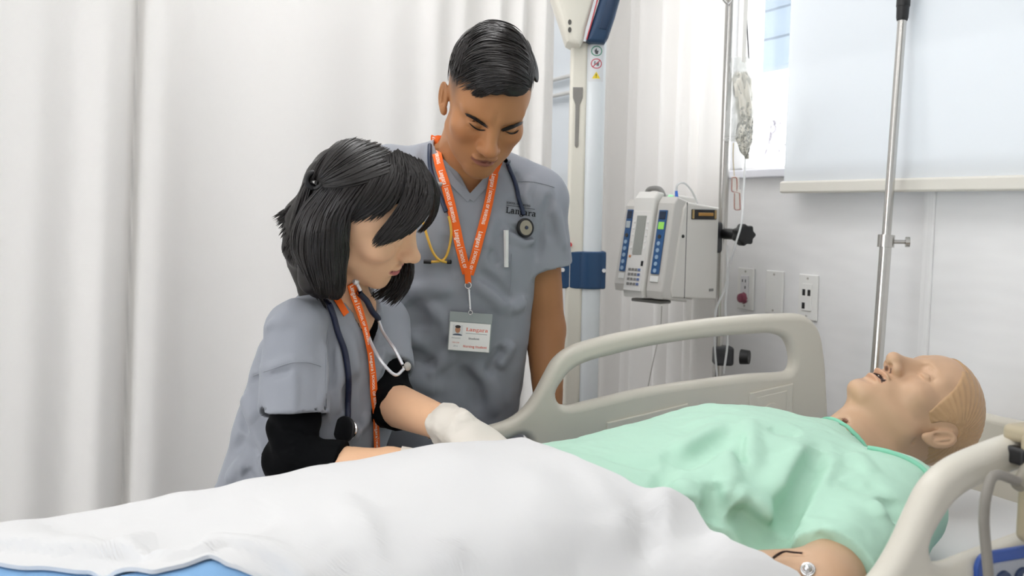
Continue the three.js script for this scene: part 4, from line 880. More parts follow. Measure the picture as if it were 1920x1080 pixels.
function legsAndShoes(group, base, hipL, hipR, kneeL, kneeR, footL, footR, fwd) {
  const up = V(0, 1, 0);
  const f = (x, y, z) => { let d = Math.min(capV(x, y, z, hipL, kneeL, 0.095, 0.072), capV(x, y, z, hipR, kneeR, 0.095, 0.072)); d = smin(d, Math.min(capV(x, y, z, kneeL, footL, 0.07, 0.062), capV(x, y, z, kneeR, footR, 0.07, 0.062)), 0.03); d = smin(d, capV(x, y, z, hipL, hipR, 0.1, 0.1), 0.05); return Math.max(d, 0.035 - y) + 0.003 * N3(x * 14, y * 9, z * 14); };
  const b = new THREE.Box3().setFromPoints([hipL, hipR, footL, footR, kneeL, kneeR]).expandByScalar(0.14);
  part('scrub_trousers', world(mesh(f, V(b.min.x, 0.01, b.min.z), b.max, 0.014), base), trousersCloth, group);
  for (const q of [footL, footR]) {
    const fr = frame(V(q.x, 0, q.z), fwd, up);
    const s = fr.field((x, y, z) => { let d = ell(x, y, z, 0, 0.035, 0.06, 0.045, 0.045, 0.13); d = smin(d, ell(x, y, z, 0, 0.05, -0.01, 0.04, 0.055, 0.06), 0.03); return Math.max(d, -y); });
    part('shoe', world(mesh(s, V(q.x - 0.24, -0.01, q.z - 0.24), V(q.x + 0.24, 0.12, q.z + 0.24), 0.008), base), std(0xe8e8ea, 0.5), group);
  }
}
// ---------------------------------------------------------------- the man
{
  const base = V(-0.1, 0, -2.12);
  const g = thing('person', 'standing man in grey scrubs with short dark hair, head bowed, orange lanyard round neck', 'person', base, 0);
  const H = frame(V(-0.056, 1.5545, -1.9017), V(0.144, -0.654, 0.743), V(0.2345, 0.7517, 0.6165), 1.046);
  const opt = { xs: 0.945, closed: true, oneSlit: true, slit: 0.0022, slitY: 0.002, noseW: 1.14, nose: 0.85, jaw: 0.051, lips: 1.12, cheek: 0.024, brow: 0.0118, full: 0.003, ear: 0.9 };
  const face = headField(opt), head = H.field(face);
  const sL = at(1010, 380, 2.07), sR = at(728, 326, 2.04), mid = sL.clone().add(sR).multiplyScalar(0.5);
  const T = frame(mid, V(0.2, -0.12, 0.97), V(0.1, 0.98, 0.12));
  const eL = at(1022, 618, 2.13), wL = at(1030, 800, 2.08), eR = at(672, 640, 2.1), wR = at(665, 850, 2.02);
  const nk1 = H.out(0, -0.04, -0.03), nk2 = T.out(0, 0.045, -0.03), nkF = H.out(0, -0.075, 0.0);
  const torsoIn = T.field(torsoField([[-0.62, 0.14, 0.09, -0.1], [-0.4, 0.135, 0.1, -0.1], [-0.15, 0.155, 0.105, -0.11], [-0.04, 0.15, 0.09, -0.1], [0.02, 0.1, 0.06, -0.085], [0.06, 0.05, 0.04, -0.07]]));
  const HL = frame(wL, V(0.6, 0, -0.3), V(-0.05, 1, -0.2).negate()), HR = frame(wR, V(-0.6, 0, -0.3), V(0.05, 1, -0.2).negate());
  const handL = handField(HL, -1, [0.25, 0.35, 0.3, 0.1]), handR = handField(HR, 1, [0.25, 0.35, 0.3, 0.1]);
  const body = (x, y, z) => {
    let d = head(x, y, z);
    d = smin(d, smin(capV(x, y, z, nk1, nk2, 0.056, 0.062), capV(x, y, z, nkF, nk2, 0.046, 0.058), 0.02), 0.02);
    d = smin(d, capV(x, y, z, nk2, sL, 0.042, 0.04), 0.03); d = smin(d, capV(x, y, z, nk2, sR, 0.042, 0.04), 0.03);
    d = smin(d, torsoIn(x, y, z), 0.03);
    d = smin(d, Math.min(capV(x, y, z, sL, eL, 0.04, 0.042), capV(x, y, z, sR, eR, 0.04, 0.042)), 0.02);
    d = smin(d, Math.min(capV(x, y, z, eL, wL, 0.043, 0.027), capV(x, y, z, eR, wR, 0.043, 0.027)), 0.015);
    if (y < 1.05) { d = smin(d, handL(x, y, z), 0.012); d = smin(d, handR(x, y, z), 0.012); }
    return d;
  };
  const skin = [0.48, 0.222, 0.095], lip = [0.3, 0.11, 0.075];
  const tone = (x, y, z, col) => {
    const l = H.in(V(x, y, z)); faceTone(opt, l.x, l.y, l.z, skin, lip, col, { blush: 0.16 });
    const ax = Math.abs(l.x);
    // clipped sides and nape: short stubble of hair
    const k = sstep(0.0, 0.06, l.y) * sstep(0.05, 0.02, l.z) * sstep(0.04, 0.056, ax) * 0.8 + sstep(-0.03, -0.06, l.z) * sstep(-0.06, 0.0, l.y) * 0.85;
    const b = sstep(-0.07, -0.095, l.y) * sstep(0.03, 0.06, l.z) * 0.14 + Math.exp(-((ax / 0.018) ** 2) - (((l.y + 0.044) / 0.006) ** 2)) * 0.2 * (l.z > 0.085 ? 1 : 0);
    const t = Math.min(0.9, k + b); col[0] = mix(col[0], 0.04, t); col[1] = mix(col[1], 0.03, t); col[2] = mix(col[2], 0.025, t);
  };
  const hb = boxAround([[-0.1, -0.125, -0.12], [0.1, 0.14, -0.12], [0.1, -0.12, 0.13], [-0.1, 0.14, 0.13], [0.1, 0.14, 0.13], [-0.1, -0.12, 0.13], [-0.1, 0.14, -0.12]].map((p) => H.out(...p)), 0.004, 0.0026);
  const hands = [HL, HR].map((h) => boxAround([h.out(-0.07, -0.01, -0.06), h.out(0.07, 0.2, 0.03), h.out(0.07, 0.0, 0.03), h.out(-0.07, 0.2, -0.06)], 0.015, 0.004));
  part('body', world(bodyGeometry(body, V(-0.62, 0.7, -2.45), V(0.25, 1.72, -1.72), 0.011, [hb, ...hands], tone), base), skinMat, g);
  // eyes, brows and lashes
  for (const s of [-1, 1]) {
    const eye = new THREE.SphereGeometry(0.0107, 28, 20); const P = eye.attributes.position, C = new Float32Array(P.count * 3), look = V(s * -0.05, -0.32, 0.94).normalize();
    for (let i = 0; i < P.count; i++) { const a = V(P.getX(i), P.getY(i), P.getZ(i)).normalize().angleTo(look); const k = a < 0.2 ? [0.006, 0.005, 0.005] : a < 0.48 ? [0.05, 0.025, 0.012] : [0.72, 0.66, 0.6]; C.set(k, i * 3); }
    eye.setAttribute('color', new THREE.BufferAttribute(C, 3)); eye.translate(s * 0.03, 0.0085, 0.0722).applyMatrix4(H.matrix());
    part('eye', world(eye, base), phy(0xffffff, 0.15, { vertexColors: true }), g);
  }
  const brows = [[[871, 212], [884, 216], [901, 226], [919, 239]], [[874, 217], [886, 222], [902, 232], [918, 242]]], brows2 = [[[938, 243], [953, 237], [970, 230], [984, 226]], [[940, 246], [955, 242], [971, 235], [984, 230]]];
  part('eyebrow', world(merged(locks(body, brows, 70, { seed: 3, width: 0.0009, thick: 0.0005, lift: 0.0006, spread: 0.0008, jitter: 1.5, start: 0.5, short: 0.5, seg: 6 })), base), hairDark, g);
  part('eyebrow', world(merged(locks(body, brows2, 70, { seed: 4, width: 0.0009, thick: 0.0005, lift: 0.0006, spread: 0.0008, jitter: 1.5, start: 0.5, short: 0.5, seg: 6 })), base), hairDark, g);
  const lash = (l, s) => locks(body, l, 16, { seed: s, width: 0.0006, thick: 0.0005, lift: 0.0006, spread: 0.0006, jitter: 1.2, start: 0.2, seg: 6 });
  part('eyelashes', world(merged([...lash([[[879, 229], [888, 237], [899, 242], [911, 243]], [[881, 232], [890, 239], [900, 244], [911, 245]]], 5), ...lash([[[947, 245], [956, 248], [965, 248], [972, 243]], [[948, 247], [956, 250], [965, 250], [972, 245]]], 6)]), base), hairDark, g);
  // hair
  const hairF = H.field((x, y, z) => {
    const ax = Math.abs(x), t = y * 0.9 + 0.1;
    let d = ell(x, y, z, 0, 0.045, -0.012, 0.0765, 0.1, 0.105);
    d = smin(d, ell(x, y, z, 0.008, 0.082, 0.03, 0.057, 0.052, 0.064), 0.02);
    const line = y - (0.082 + 0.11 * x * sstep(0.0, 0.05, z) - 0.3 * Math.max(0, 0.02 - z) - 0.25 * Math.max(0, ax - 0.05) + 0.01 * Math.exp(-(((x - 0.05) / 0.012) ** 2)) - 0.006 * N3(x * 60, 1, z * 60));
    void t;
    d = smax(d, -line, 0.004);
    d = Math.max(d, -(face(x, y, z) + 0.003));
    return d - 0.0028 * Math.sin((y * 0.9 + z * 0.75 + 0.25 * x) * 115 + 3 * N3(x * 14, y * 14, z * 14)) * sstep(0.06, 0.09, y);
  });
  const hg = [mesh(hairF, hb.lo, V(hb.hi.x, hb.hi.y + 0.02, hb.hi.z), 0.003)];
  const surf = (x, y, z) => Math.min(hairF(x, y, z), body(x, y, z));
  hg.push(...locks(surf, [
    [[975, 70], [950, 52], [910, 46], [868, 72]], [[988, 92], [952, 66], [905, 62], [856, 96]], [[995, 112], [958, 86], [905, 80], [848, 118]], [[998, 132], [962, 106], [905, 100], [846, 138]], [[997, 150], [962, 128], [905, 122], [846, 152]], [[993, 164], [962, 146], [908, 142], [858, 162]], [[984, 160], [958, 158], [918, 162], [878, 174]],
  ], 620, { seed: 11, width: 0.0017, thick: 0.001, lift: 0.001, spread: 0.0045, jitter: 9, wave: 3.2, start: 0.5, short: 0.5 }));
  hg.push(...locks(surf, [[[984, 70], [995, 100], [999, 135], [994, 175]], [[972, 62], [988, 96], [996, 130], [990, 168]], [[955, 55], [982, 96], [990, 128], [984, 160]]], 120, { seed: 13, width: 0.0017, thick: 0.001, lift: 0.001, spread: 0.003, jitter: 5, wave: 1.5, start: 0.4, short: 0.3 }));
  hg.push(...locks(surf, [[[870, 66], [856, 92], [847, 122], [842, 152]], [[880, 62], [866, 92], [856, 126], [850, 158]], [[895, 60], [878, 96], [866, 130], [862, 164]]], 120, { seed: 14, width: 0.0017, thick: 0.001, lift: 0.001, spread: 0.003, jitter: 5, wave: 1.5, start: 0.4, short: 0.4 }));
  hg.push(...locks(surf, [[[980, 138], [945, 146], [905, 158], [884, 176]], [[972, 150], [945, 160], [915, 168], [892, 181]], [[966, 160], [945, 167], [920, 173], [902, 181]]], 130, { seed: 12, width: 0.0014, thick: 0.0009, lift: 0.001, spread: 0.003, jitter: 4, wave: 1.2, start: 0.4 }));
  part('hair', world(merged(hg), base), hairDark, g, 'short dark wavy hair combed across with clipped sides');
  // scrub top
  const hemL = sL.clone().lerp(eL, 0.5).add(V(0.012, 0, 0.01)), hemR = sR.clone().lerp(eR, 0.5);
  const loft = torsoField([[-0.66, 0.168, 0.125, -0.135], [-0.5, 0.162, 0.125, -0.13], [-0.36, 0.168, 0.126, -0.125], [-0.24, 0.168, 0.128, -0.125], [-0.12, 0.165, 0.124, -0.126], [-0.05, 0.16, 0.108, -0.12], [0.0, 0.13, 0.09, -0.112], [0.045, 0.085, 0.065, -0.1], [0.085, 0.05, 0.045, -0.085]], 2.6);
  const topBase = T.field((x, y, z) => {
    let d = loft(x, y, z);
    d = smin(d, cap(x, y, z, -0.17, -0.01, -0.005, 0.17, -0.01, -0.005, 0.055, 0.055), 0.03);
    d = smin(d, cap(x, y, z, 0, 0.045, -0.02, 0.15, 0.008, -0.01, 0.062, 0.056), 0.03); d = smin(d, cap(x, y, z, 0, 0.045, -0.02, -0.15, 0.008, -0.01, 0.062, 0.056), 0.03);
    return d;
  });
  const nIn = T.in(nk2), nUp = T.in(nk1);
  const sleeve = (x, y, z, s, h, e) => {
    const dx = h.x - s.x, dy = h.y - s.y, dz = h.z - s.z, l = Math.hypot(dx, dy, dz), al = ((x - h.x) * dx + (y - h.y) * dy + (z - h.z) * dz) / l;
    let q = capV(x, y, z, s, e.clone().lerp(s, 0.2), 0.058, 0.067); q = smax(q, al, 0.004);
    return Math.max(q, -Math.max(capV(x, y, z, s, e.clone().lerp(s, 0.2), 0.049, 0.058), -0.03 - al));
  };
  const neckHole = T.field((x, y, z) => {
    const c = cap(x, y, z, nIn.x, nIn.y + 0.0, nIn.z, nUp.x, nUp.y + 0.03, nUp.z, 0.066, 0.085);
    const v = Math.max(Math.abs(x - 0.006) - 0.62 * (y + 0.012), -z + 0.02, -0.02 - y);
    return Math.min(c, v * 0.85);
  });
  const topF0 = (x, y, z) => {
    let d = topBase(x, y, z);
    d = smin(d, sleeve(x, y, z, sL, hemL, eL), 0.02); d = smin(d, sleeve(x, y, z, sR, hemR, eR), 0.02);
    return d;
  };
  const topFull = (x, y, z) => smax(topF0(x, y, z), -neckHole(x, y, z), 0.004);
  const fold = (list) => list.map(([l, r, amp]) => ({ pts: px(l, topF0), r: r * 0.8, amp: amp * 2.3 }));
  const topF1 = creased(topFull, fold([
    [[[900, 512], [930, 535], [956, 562]], 0.014, -0.009], [[[890, 530], [925, 555], [950, 580]], 0.02, 0.007],
    [[[770, 545], [805, 540], [850, 545]], 0.018, 0.01], [[[765, 565], [785, 590], [790, 620]], 0.022, -0.012], [[[800, 570], [830, 600], [850, 640]], 0.02, 0.005],
    [[[715, 618], [750, 632], [790, 640]], 0.018, 0.01], [[[735, 650], [775, 668], [820, 690]], 0.018, -0.011], [[[800, 705], [825, 685], [850, 660]], 0.016, 0.008], [[[730, 700], [780, 715], [830, 730]], 0.022, 0.008],
    [[[955, 580], [985, 565], [1008, 548]], 0.016, 0.009], [[[930, 690], [960, 640], [1002, 580]], 0.02, 0.008], [[[910, 705], [930, 675], [945, 650]], 0.016, -0.008], [[[860, 690], [890, 720], [900, 770]], 0.02, -0.009], [[[880, 680], [915, 720], [930, 780]], 0.022, 0.007], [[[960, 700], [985, 740]], 0.02, -0.006],
    [[[1034, 365], [1022, 400], [1012, 440], [1008, 480]], 0.012, -0.011], [[[1040, 380], [1050, 430], [1058, 470]], 0.016, 0.005], [[[1030, 400], [1036, 450]], 0.012, -0.005],
    [[[930, 400], [915, 440], [912, 470]], 0.016, 0.005], [[[950, 440], [980, 455], [1012, 450]], 0.012, 0.006], [[[955, 425], [985, 443], [1010, 438]], 0.01, -0.005], [[[840, 440], [835, 480], [850, 520]], 0.02, -0.005], [[[920, 470], [935, 500]], 0.014, -0.004],
    [[[1000, 330], [985, 370], [995, 400]], 0.014, 0.004], [[[960, 320], [975, 350]], 0.012, -0.004], [[[790, 270], [770, 310], [760, 350]], 0.016, 0.004],
  ]));
  const topF = (x, y, z) => topF1(x, y, z) + 0.0022 * N3(x * 16, y * 16, z * 16) + 0.001 * N3(x * 42, y * 36, z * 42);
  const tb = part('scrub_top', world(mesh(topF, V(-0.62, 0.68, -2.42), V(0.26, 1.56, -1.78), 0.0058), base), scrubCloth, g, 'grey short sleeved scrub top with chest pocket');
  // V band at the neckline
  const both = (x, y, z) => Math.min(topF(x, y, z), body(x, y, z));
  for (const l of [[[836, 322], [848, 340], [866, 358], [881, 374]], [[924, 322], [912, 340], [896, 358], [881, 374]]]) part('neck_band', world(ribbonOn(topF0, l, 0.016, 0.0016, 30, 0.002).geo, base), scrubCloth, tb);
  part('seam', world(tubeOn(topF, [[955, 341], [985, 340], [1015, 344], [1042, 352]], 0.0009, 0.0003).geo, base), scrubCloth, tb);
  const pk = patch(topF, [[940, 470], [1012, 473], [999, 556], [948, 560]], 14, 16, 0.0035, 0.0004);
  if (pk) part('chest_pocket', world(pk, base), scrubCloth, tb);
  part('seam', world(tubeOn(topF, [[958, 474], [957, 515], [955, 556]], 0.0009, 0.0036).geo, base), scrubCloth, tb);
  const pk2 = patch(topF, [[948, 668], [1006, 682], [998, 790], [942, 780]], 12, 16, 0.003, 0.0004);
  if (pk2) part('side_pocket', world(pk2, base), scrubCloth, tb);
  const pk3 = patch(topF, [[745, 682], [818, 672], [815, 740], [748, 745]], 12, 12, 0.003, 0.0004);
  if (pk3) part('side_pocket', world(pk3, base), scrubCloth, tb);
  const logo = paint(512, 256, (c, w, h) => { c.clearRect(0, 0, w, h); c.fillStyle = '#17181c'; c.font = 'bold 44px sans-serif'; c.fillText('SCHOOL OF NURSING', 12, 62, w - 130); c.fillRect(14, 84, w - 60, 7); c.font = 'bold 128px serif'; c.fillText('Langara', 10, 205, w - 30); });
  const lp = patch(topF, [[948, 374], [1009, 383], [1006, 413], [946, 405]], 16, 10, 0.0012, 0.0012);
  if (lp) part('printed_lettering', world(lp, base), std(0xffffff, 0.8, { map: logo, transparent: true, alphaTest: 0.3 }), tb, 'small dark lettering on the chest');
  legsAndShoes(g, base, T.out(0.085, -0.56, -0.01), T.out(-0.085, -0.56, -0.01), V(-0.05, 0.48, -2.12), V(-0.26, 0.48, -2.12), V(-0.03, 0.09, -2.16), V(-0.28, 0.09, -2.16), V(0.2, 0, 1));
  // ---------------- things he wears
  const lan = thing('lanyard', 'orange lanyard with white lettering and clear badge holder on the standing man', 'lanyard', base, 0);
  const neckOnly = (x, y, z) => Math.min(topF(x, y, z), capV(x, y, z, nk1, nk2, 0.058, 0.064));
  const rl = ribbonOn(neckOnly, [[818, 258], [817, 275], [824, 310], [838, 358], [851, 412], [862, 462], [875, 512]], 0.0185, 0.004, 90);
  const rr = ribbonOn(neckOnly, [[926, 326], [922, 345], [913, 390], [902, 440], [889, 482], [879, 514]], 0.0175, 0.0046, 70);
  part('strap', world(rl.geo, base), lanyardCloth, lan); part('strap', world(rr.geo, base), lanyardCloth, lan);
  // round the back of the neck
  const round = (k, r) => { const m = nk2.clone().lerp(nk1, k); return [[-0.93, -0.2], [-0.7, -0.75], [0, -1.05], [0.7, -0.8], [0.98, -0.15]].map(([x, z]) => m.clone().add(V(x * r, -0.012 * x, z * r))); };
  const bk = [rl.pts[2], ...round(0.4, 0.068), rr.pts[0]];
  const bc = curve(bk).getPoints(40); part('strap', world(strip(bc, bc.map((p) => p.clone().sub(nk2).setY(0).normalize()), 0.017, 0.0014), base), plainLanyard, lan);
  part('tab', world(ribbonOn(topF, [[875, 503], [877, 530]], 0.012, 0.0075, 10, 0.003).geo, base), plainLanyard, lan);
  const c0 = hit(topF, 877, 530, 0.008), c1 = hit(topF, 878, 582, 0.022), down = c1.clone().sub(c0);
  part('clip', world(merged([new THREE.TorusGeometry(0.006, 0.0013, 8, 20).translate(c0.x, c0.y - 0.004, c0.z), rod(c0.clone().addScaledVector(down, 0.2), c0.clone().addScaledVector(down, 0.9), 0.0032, 0.0026), new THREE.SphereGeometry(0.0045, 14, 10).translate(c0.x + down.x * 0.25, c0.y + down.y * 0.25, c0.z), new THREE.TorusGeometry(0.004, 0.001, 8, 16).translate(c1.x, c1.y, c1.z)]), base), M.chrome, lan, 'metal swivel clip');
  const q = [[841, 577], [921, 583], [915, 657], [836, 650]].map(([a, b]) => at(a, b, 1.925)), ctr = hit(topF, 878, 618, 0.024);
  const mq = q[0].clone().add(q[1]).add(q[2]).add(q[3]).multiplyScalar(0.25), sc = ctr.distanceTo(camera.position) / mq.distanceTo(camera.position);
  const bx = q[1].clone().sub(q[0]).normalize(), by = q[0].clone().sub(q[3]); by.addScaledVector(bx, -by.dot(bx)).normalize(); const bz = bx.clone().cross(by);
  const w = q[0].distanceTo(q[1]) * sc, hh = q[0].distanceTo(q[3]) * sc, bm = new THREE.Matrix4().makeBasis(bx, by, bz).setPosition(ctr);
  const holder = part('badge_holder', world(merged([box(w, hh, 0.0012, 0, 0, -0.0016, 0.0006), box(w, hh * 0.25, 0.0016, 0, hh * 0.375, 0, 0.0006)]).applyMatrix4(bm), base), phy(0xb9c2c0, 0.25, { transmission: 0.35, thickness: 0 }), lan, 'clear plastic badge holder');
  const card = paint(512, 400, (c, W, Hh) => {
    c.fillStyle = '#f3f2ee'; c.fillRect(0, 0, W, Hh); c.fillStyle = '#dfe0de'; c.fillRect(38, 40, 128, 150);
    c.fillStyle = '#b9825f'; c.beginPath(); c.ellipse(102, 108, 33, 48, 0, 0, 7); c.fill(); c.fillStyle = '#2a211d'; c.beginPath(); c.ellipse(102, 66, 35, 22, 0, 0, 7); c.fill(); c.fillStyle = '#4a5566'; c.beginPath(); c.ellipse(102, 190, 60, 26, 0, Math.PI, 0); c.fill();
    c.fillStyle = '#e0532e'; c.font = 'bold 66px serif'; c.fillText('Langara', 205, 118); c.fillStyle = '#8a8f92'; c.fillRect(205, 148, 270, 6); c.font = '26px sans-serif'; c.fillText('Alexander', 30, 235); c.fillStyle = '#cf6a52'; c.fillText('100 234', 40, 300); c.fillStyle = '#8a8f92'; c.fillText('2012', 60, 350);
    c.fillStyle = '#3b4045'; c.font = 'bold 36px sans-serif'; c.fillText('Student', 245, 235); c.fillStyle = '#d4472c'; c.font = 'bold 44px sans-serif'; c.fillText('Nursing Student', 182, 352, 300);
  });
  part('card', world(new THREE.BoxGeometry(w * 0.95, hh * 0.72, 0.001).translate(0, -hh * 0.12, 0.0002).applyMatrix4(bm), base), std(0xffffff, 0.45, { map: card }), holder, 'white printed identity card');
  // stethoscope
  const st = thing('stethoscope', 'navy stethoscope with yellow ear tubes round the standing man\'s neck', 'stethoscope', base, 0);
  const navyTube = std(0x1d2b45, 0.4), yellow = std(0xe9b94e, 0.3, { metalness: 0.3 });
  const ta = tubeOn(both, [[944, 296], [953, 318], [962, 340], [969, 362], [976, 385], [980, 408]], 0.0042, 0.0045);
  const tl = tubeOn(both, [[807, 272], [806, 295], [808, 318], [816, 343], [826, 370], [838, 402]], 0.0046, 0.005);
  const tback = [tl.pts[0], ...round(0.22, 0.084), ta.pts[0]];
  part('tubing', world(merged([ta.geo, tl.geo, tube(tback, 0.0044, 40, 10)]), base), navyTube, st);
  part('tube_clip', world(tubeOn(both, [[812, 349], [833, 350]], 0.004, 0.011, 8).geo, base), std(0x9a9b9b, 0.4), st);
  const near = (x, y, z) => topF(x, y, z) - 0.004;
  part('ear_tube', world(tubeOn(near, [[840, 402], [845, 425], [846, 448], [841, 472], [830, 488], [804, 491]], 0.0026, 0.003).geo, base), yellow, st);
  part('ear_tube', world(tubeOn(near, [[792, 405], [797, 428], [804, 452], [813, 475], [824, 490], [843, 491]], 0.0026, 0.006).geo, base), yellow, st);
  part('ear_tip', world(tubeOn(near, [[813, 491], [791, 490]], 0.0042, 0.004, 8).geo, base), M.black, st); part('ear_tip', world(tubeOn(near, [[834, 491], [851, 489]], 0.0042, 0.006, 8).geo, base), M.black, st);
  const cp = hit(topF, 981, 426, 0.006), cn = gradient(topF, cp, 0.02), cq = new THREE.Quaternion().setFromUnitVectors(V(0, 1, 0), cn), put = (gg) => gg.applyQuaternion(cq).translate(cp.x, cp.y, cp.z);
  const chest = part('chest_piece', world(put(merged([lathe([[0, -0.005], [0.017, -0.005], [0.0195, -0.002], [0.0198, 0.002], [0.0185, 0.0045], [0.0155, 0.0045], [0.0155, 0.003], [0, 0.003]])])), base), M.black, st);
  part('diaphragm', world(put(lathe([[0, 0.0046], [0.004, 0.0046], [0.0045, 0.004], [0.0148, 0.0036], [0.0152, 0.003], [0, 0.003]])), base), std(0x9c9583, 0.35, { metalness: 0.4 }), chest);
  part('stud', world(put(new THREE.CylinderGeometry(0.0035, 0.004, 0.003, 16).translate(0, 0.0055, 0)), base), navyTube, chest);
  // pen in the chest pocket
  const pen = thing('pen', 'white pen clipped in the chest pocket of the standing man', 'pen', base, 0);
  const p0 = hit(topF, 947, 433, 0.006), p1 = hit(topF, 948, 500, 0.0035);
  part('barrel', world(rod(p0, p1, 0.0052, 0.0045, 16), base), M.white, pen);
  const pv = p1.clone().sub(p0), off = camera.position.clone().sub(p0).normalize().multiplyScalar(0.0065);
  part('clip', world(rod(p0.clone().add(off), p0.clone().addScaledVector(pv, 0.75).add(off), 0.0018, 0.0014), base), M.white, pen);
}
// ---------------------------------------------------------------- the woman
{
  const base = V(-0.4, 0, -1.98);
  const g = thing('person', 'woman in grey scrubs and gloves with dark clipped-back hair leaning over the bed', 'person', base, 0);
  const H = frame(V(-0.2655, 1.341, -1.724), V(0.897, -0.44, -0.03), V(0.41, 0.81, 0.42), 1.03);
  const opt = { slit: 0, noseW: 0.92, nose: 1.0, jaw: 0.046, chin: -0.09, lips: 1.15, cheek: 0.023, brow: 0.009, open: 0.0028, vault: 0.01, plainEye: true };
  const face = headField(opt), head = H.field(face);
  const sR = at(554, 622, 1.69), sL = at(716, 606, 1.92), mid = sL.clone().add(sR).multiplyScalar(0.5);
  const X = sL.clone().sub(sR).normalize(), up0 = V(0.2, 0.94, 0.27), F0 = X.clone().cross(up0).normalize(), T = frame(mid, F0, F0.clone().cross(X));
  const eR = at(550, 872, 1.64), wR = at(762, 874, 1.585), eL = at(722, 752, 1.82), wL = at(862, 806, 1.62);
  const nk1 = H.out(0, -0.04, -0.03), nk2 = T.out(0, 0.035, -0.02), nkF = H.out(0, -0.07, 0.0);
  const HRt = frame(wR, V(0.05, 0.9, 0.3), at(860, 872, 1.54).sub(wR)), HLt = frame(wL, V(0.2, 0.95, 0.35), at(955, 838, 1.56).sub(wL));
  const handR = handField(HRt, 1, [0.3, 0.35, 0.3, 0.2], 0.03), handL = handField(HLt, -1, [0.28, 0.35, 0.3, 0.15], 0.05);
  const torsoIn = T.field(torsoField([[-0.48, 0.14, 0.07, -0.09], [-0.28, 0.11, 0.07, -0.08], [-0.16, 0.13, 0.095, -0.09], [-0.05, 0.125, 0.07, -0.085], [0.01, 0.09, 0.05, -0.075], [0.05, 0.045, 0.035, -0.06]]));
  const arms = (x, y, z) => {
    let d = Math.min(capV(x, y, z, sR, eR, 0.036, 0.038), capV(x, y, z, sL, eL, 0.036, 0.038));
    return smin(d, Math.min(capV(x, y, z, eR, wR, 0.038, 0.0245), capV(x, y, z, eL, wL, 0.042, 0.0255)), 0.015);
  };
  const hands = (x, y, z) => Math.min(handR(x, y, z), handL(x, y, z));
  const body = (x, y, z) => {
    let d = head(x, y, z);
    d = smin(d, smin(capV(x, y, z, nk1, nk2, 0.046, 0.05), capV(x, y, z, nkF, nk2, 0.036, 0.048), 0.02), 0.018);
    d = smin(d, capV(x, y, z, nk2, sL, 0.04, 0.036), 0.03); d = smin(d, capV(x, y, z, nk2, sR, 0.04, 0.036), 0.03);
    d = smin(d, torsoIn(x, y, z), 0.03);
    d = smin(d, arms(x, y, z), 0.02);
    if (z > -1.75 && y < 1.12) d = smin(d, hands(x, y, z), 0.012);
    return d;
  };
  const skin = [0.85, 0.52, 0.315], lip = [0.56, 0.17, 0.16];
  const tone = (x, y, z, col) => { const l = H.in(V(x, y, z)); faceTone(opt, l.x, l.y, l.z, skin, lip, col, { blush: 0.12 }); };
  const corners = [[-0.1, -0.125, -0.12], [0.1, 0.14, -0.12], [0.1, -0.12, 0.13], [-0.1, 0.14, 0.13], [0.1, 0.14, 0.13], [-0.1, -0.12, 0.13], [-0.1, 0.14, -0.12], [0.1, -0.12, -0.12]].map((p) => H.out(...p));
  const hb = boxAround(corners, 0.004, 0.0026);
  const handBox = [HRt, HLt].map((h) => boxAround([h.out(-0.07, -0.02, -0.08), h.out(0.07, 0.21, 0.03), h.out(0.07, -0.02, 0.03), h.out(-0.07, 0.21, -0.08)], 0.01, 0.0035));
  part('body', world(bodyGeometry(body, V(-0.68, 0.62, -2.15), V(0.1, 1.52, -1.42), 0.01, [hb, ...handBox], tone), base), skinMat, g);
  // exam gloves, skin tight with a loose rolled cuff
  const latex = phy(0xe9e3d8, 0.5, { sheen: 0.2, transmission: 0.08, thickness: 0 });
  for (const [hf, fr, e, w, b] of [[handR, HRt, eR, wR, handBox[0]], [handL, HLt, eL, wL, handBox[1]]]) {
    const dir = w.clone().sub(e).normalize(), c0 = w.clone().addScaledVector(dir, w === wR ? 0.0 : -0.045), wEnd = w.clone().addScaledVector(dir, 0.006);
    const gf = (x, y, z) => {
      let d = body(x, y, z) - 0.0022;
      const al = (x - c0.x) * dir.x + (y - c0.y) * dir.y + (z - c0.z) * dir.z;
      let cuff = capV(x, y, z, c0, wEnd, 0.036, 0.031) + 0.006 * N3(x * 38, y * 38, z * 38) + 0.002 * N3(x * 90, y * 90, z * 90);
      d = smin(d, cuff, 0.0025);
      d = smax(d, -al - 0.004 + 0.006 * N3(x * 25, y * 25, z * 25), 0.003);
      return d;
    };
    part('glove', world(mesh(gf, b.lo.clone().subScalar(0.03), b.hi, 0.0036), base), latex, g, 'thin pale exam glove');
    void fr;
  }
  // ---------------- scrub top
  const hemR = sR.clone().lerp(eR, 0.64), hemL = sL.clone().lerp(eL, 0.62);
  const loft = torsoField([[-0.62, 0.182, 0.145, -0.145], [-0.45, 0.163, 0.135, -0.128], [-0.3, 0.147, 0.125, -0.115], [-0.17, 0.146, 0.13, -0.112], [-0.06, 0.14, 0.1, -0.11], [0.0, 0.105, 0.075, -0.1], [0.04, 0.065, 0.05, -0.085], [0.075, 0.045, 0.035, -0.07]], 2.5);
  const topBase = T.field((x, y, z) => { let d = loft(x, y, z); d = smin(d, cap(x, y, z, 0, 0.03, -0.015, 0.12, 0.0, -0.008, 0.052, 0.046), 0.03); return smin(d, cap(x, y, z, 0, 0.03, -0.015, -0.12, 0.0, -0.008, 0.052, 0.046), 0.03); });
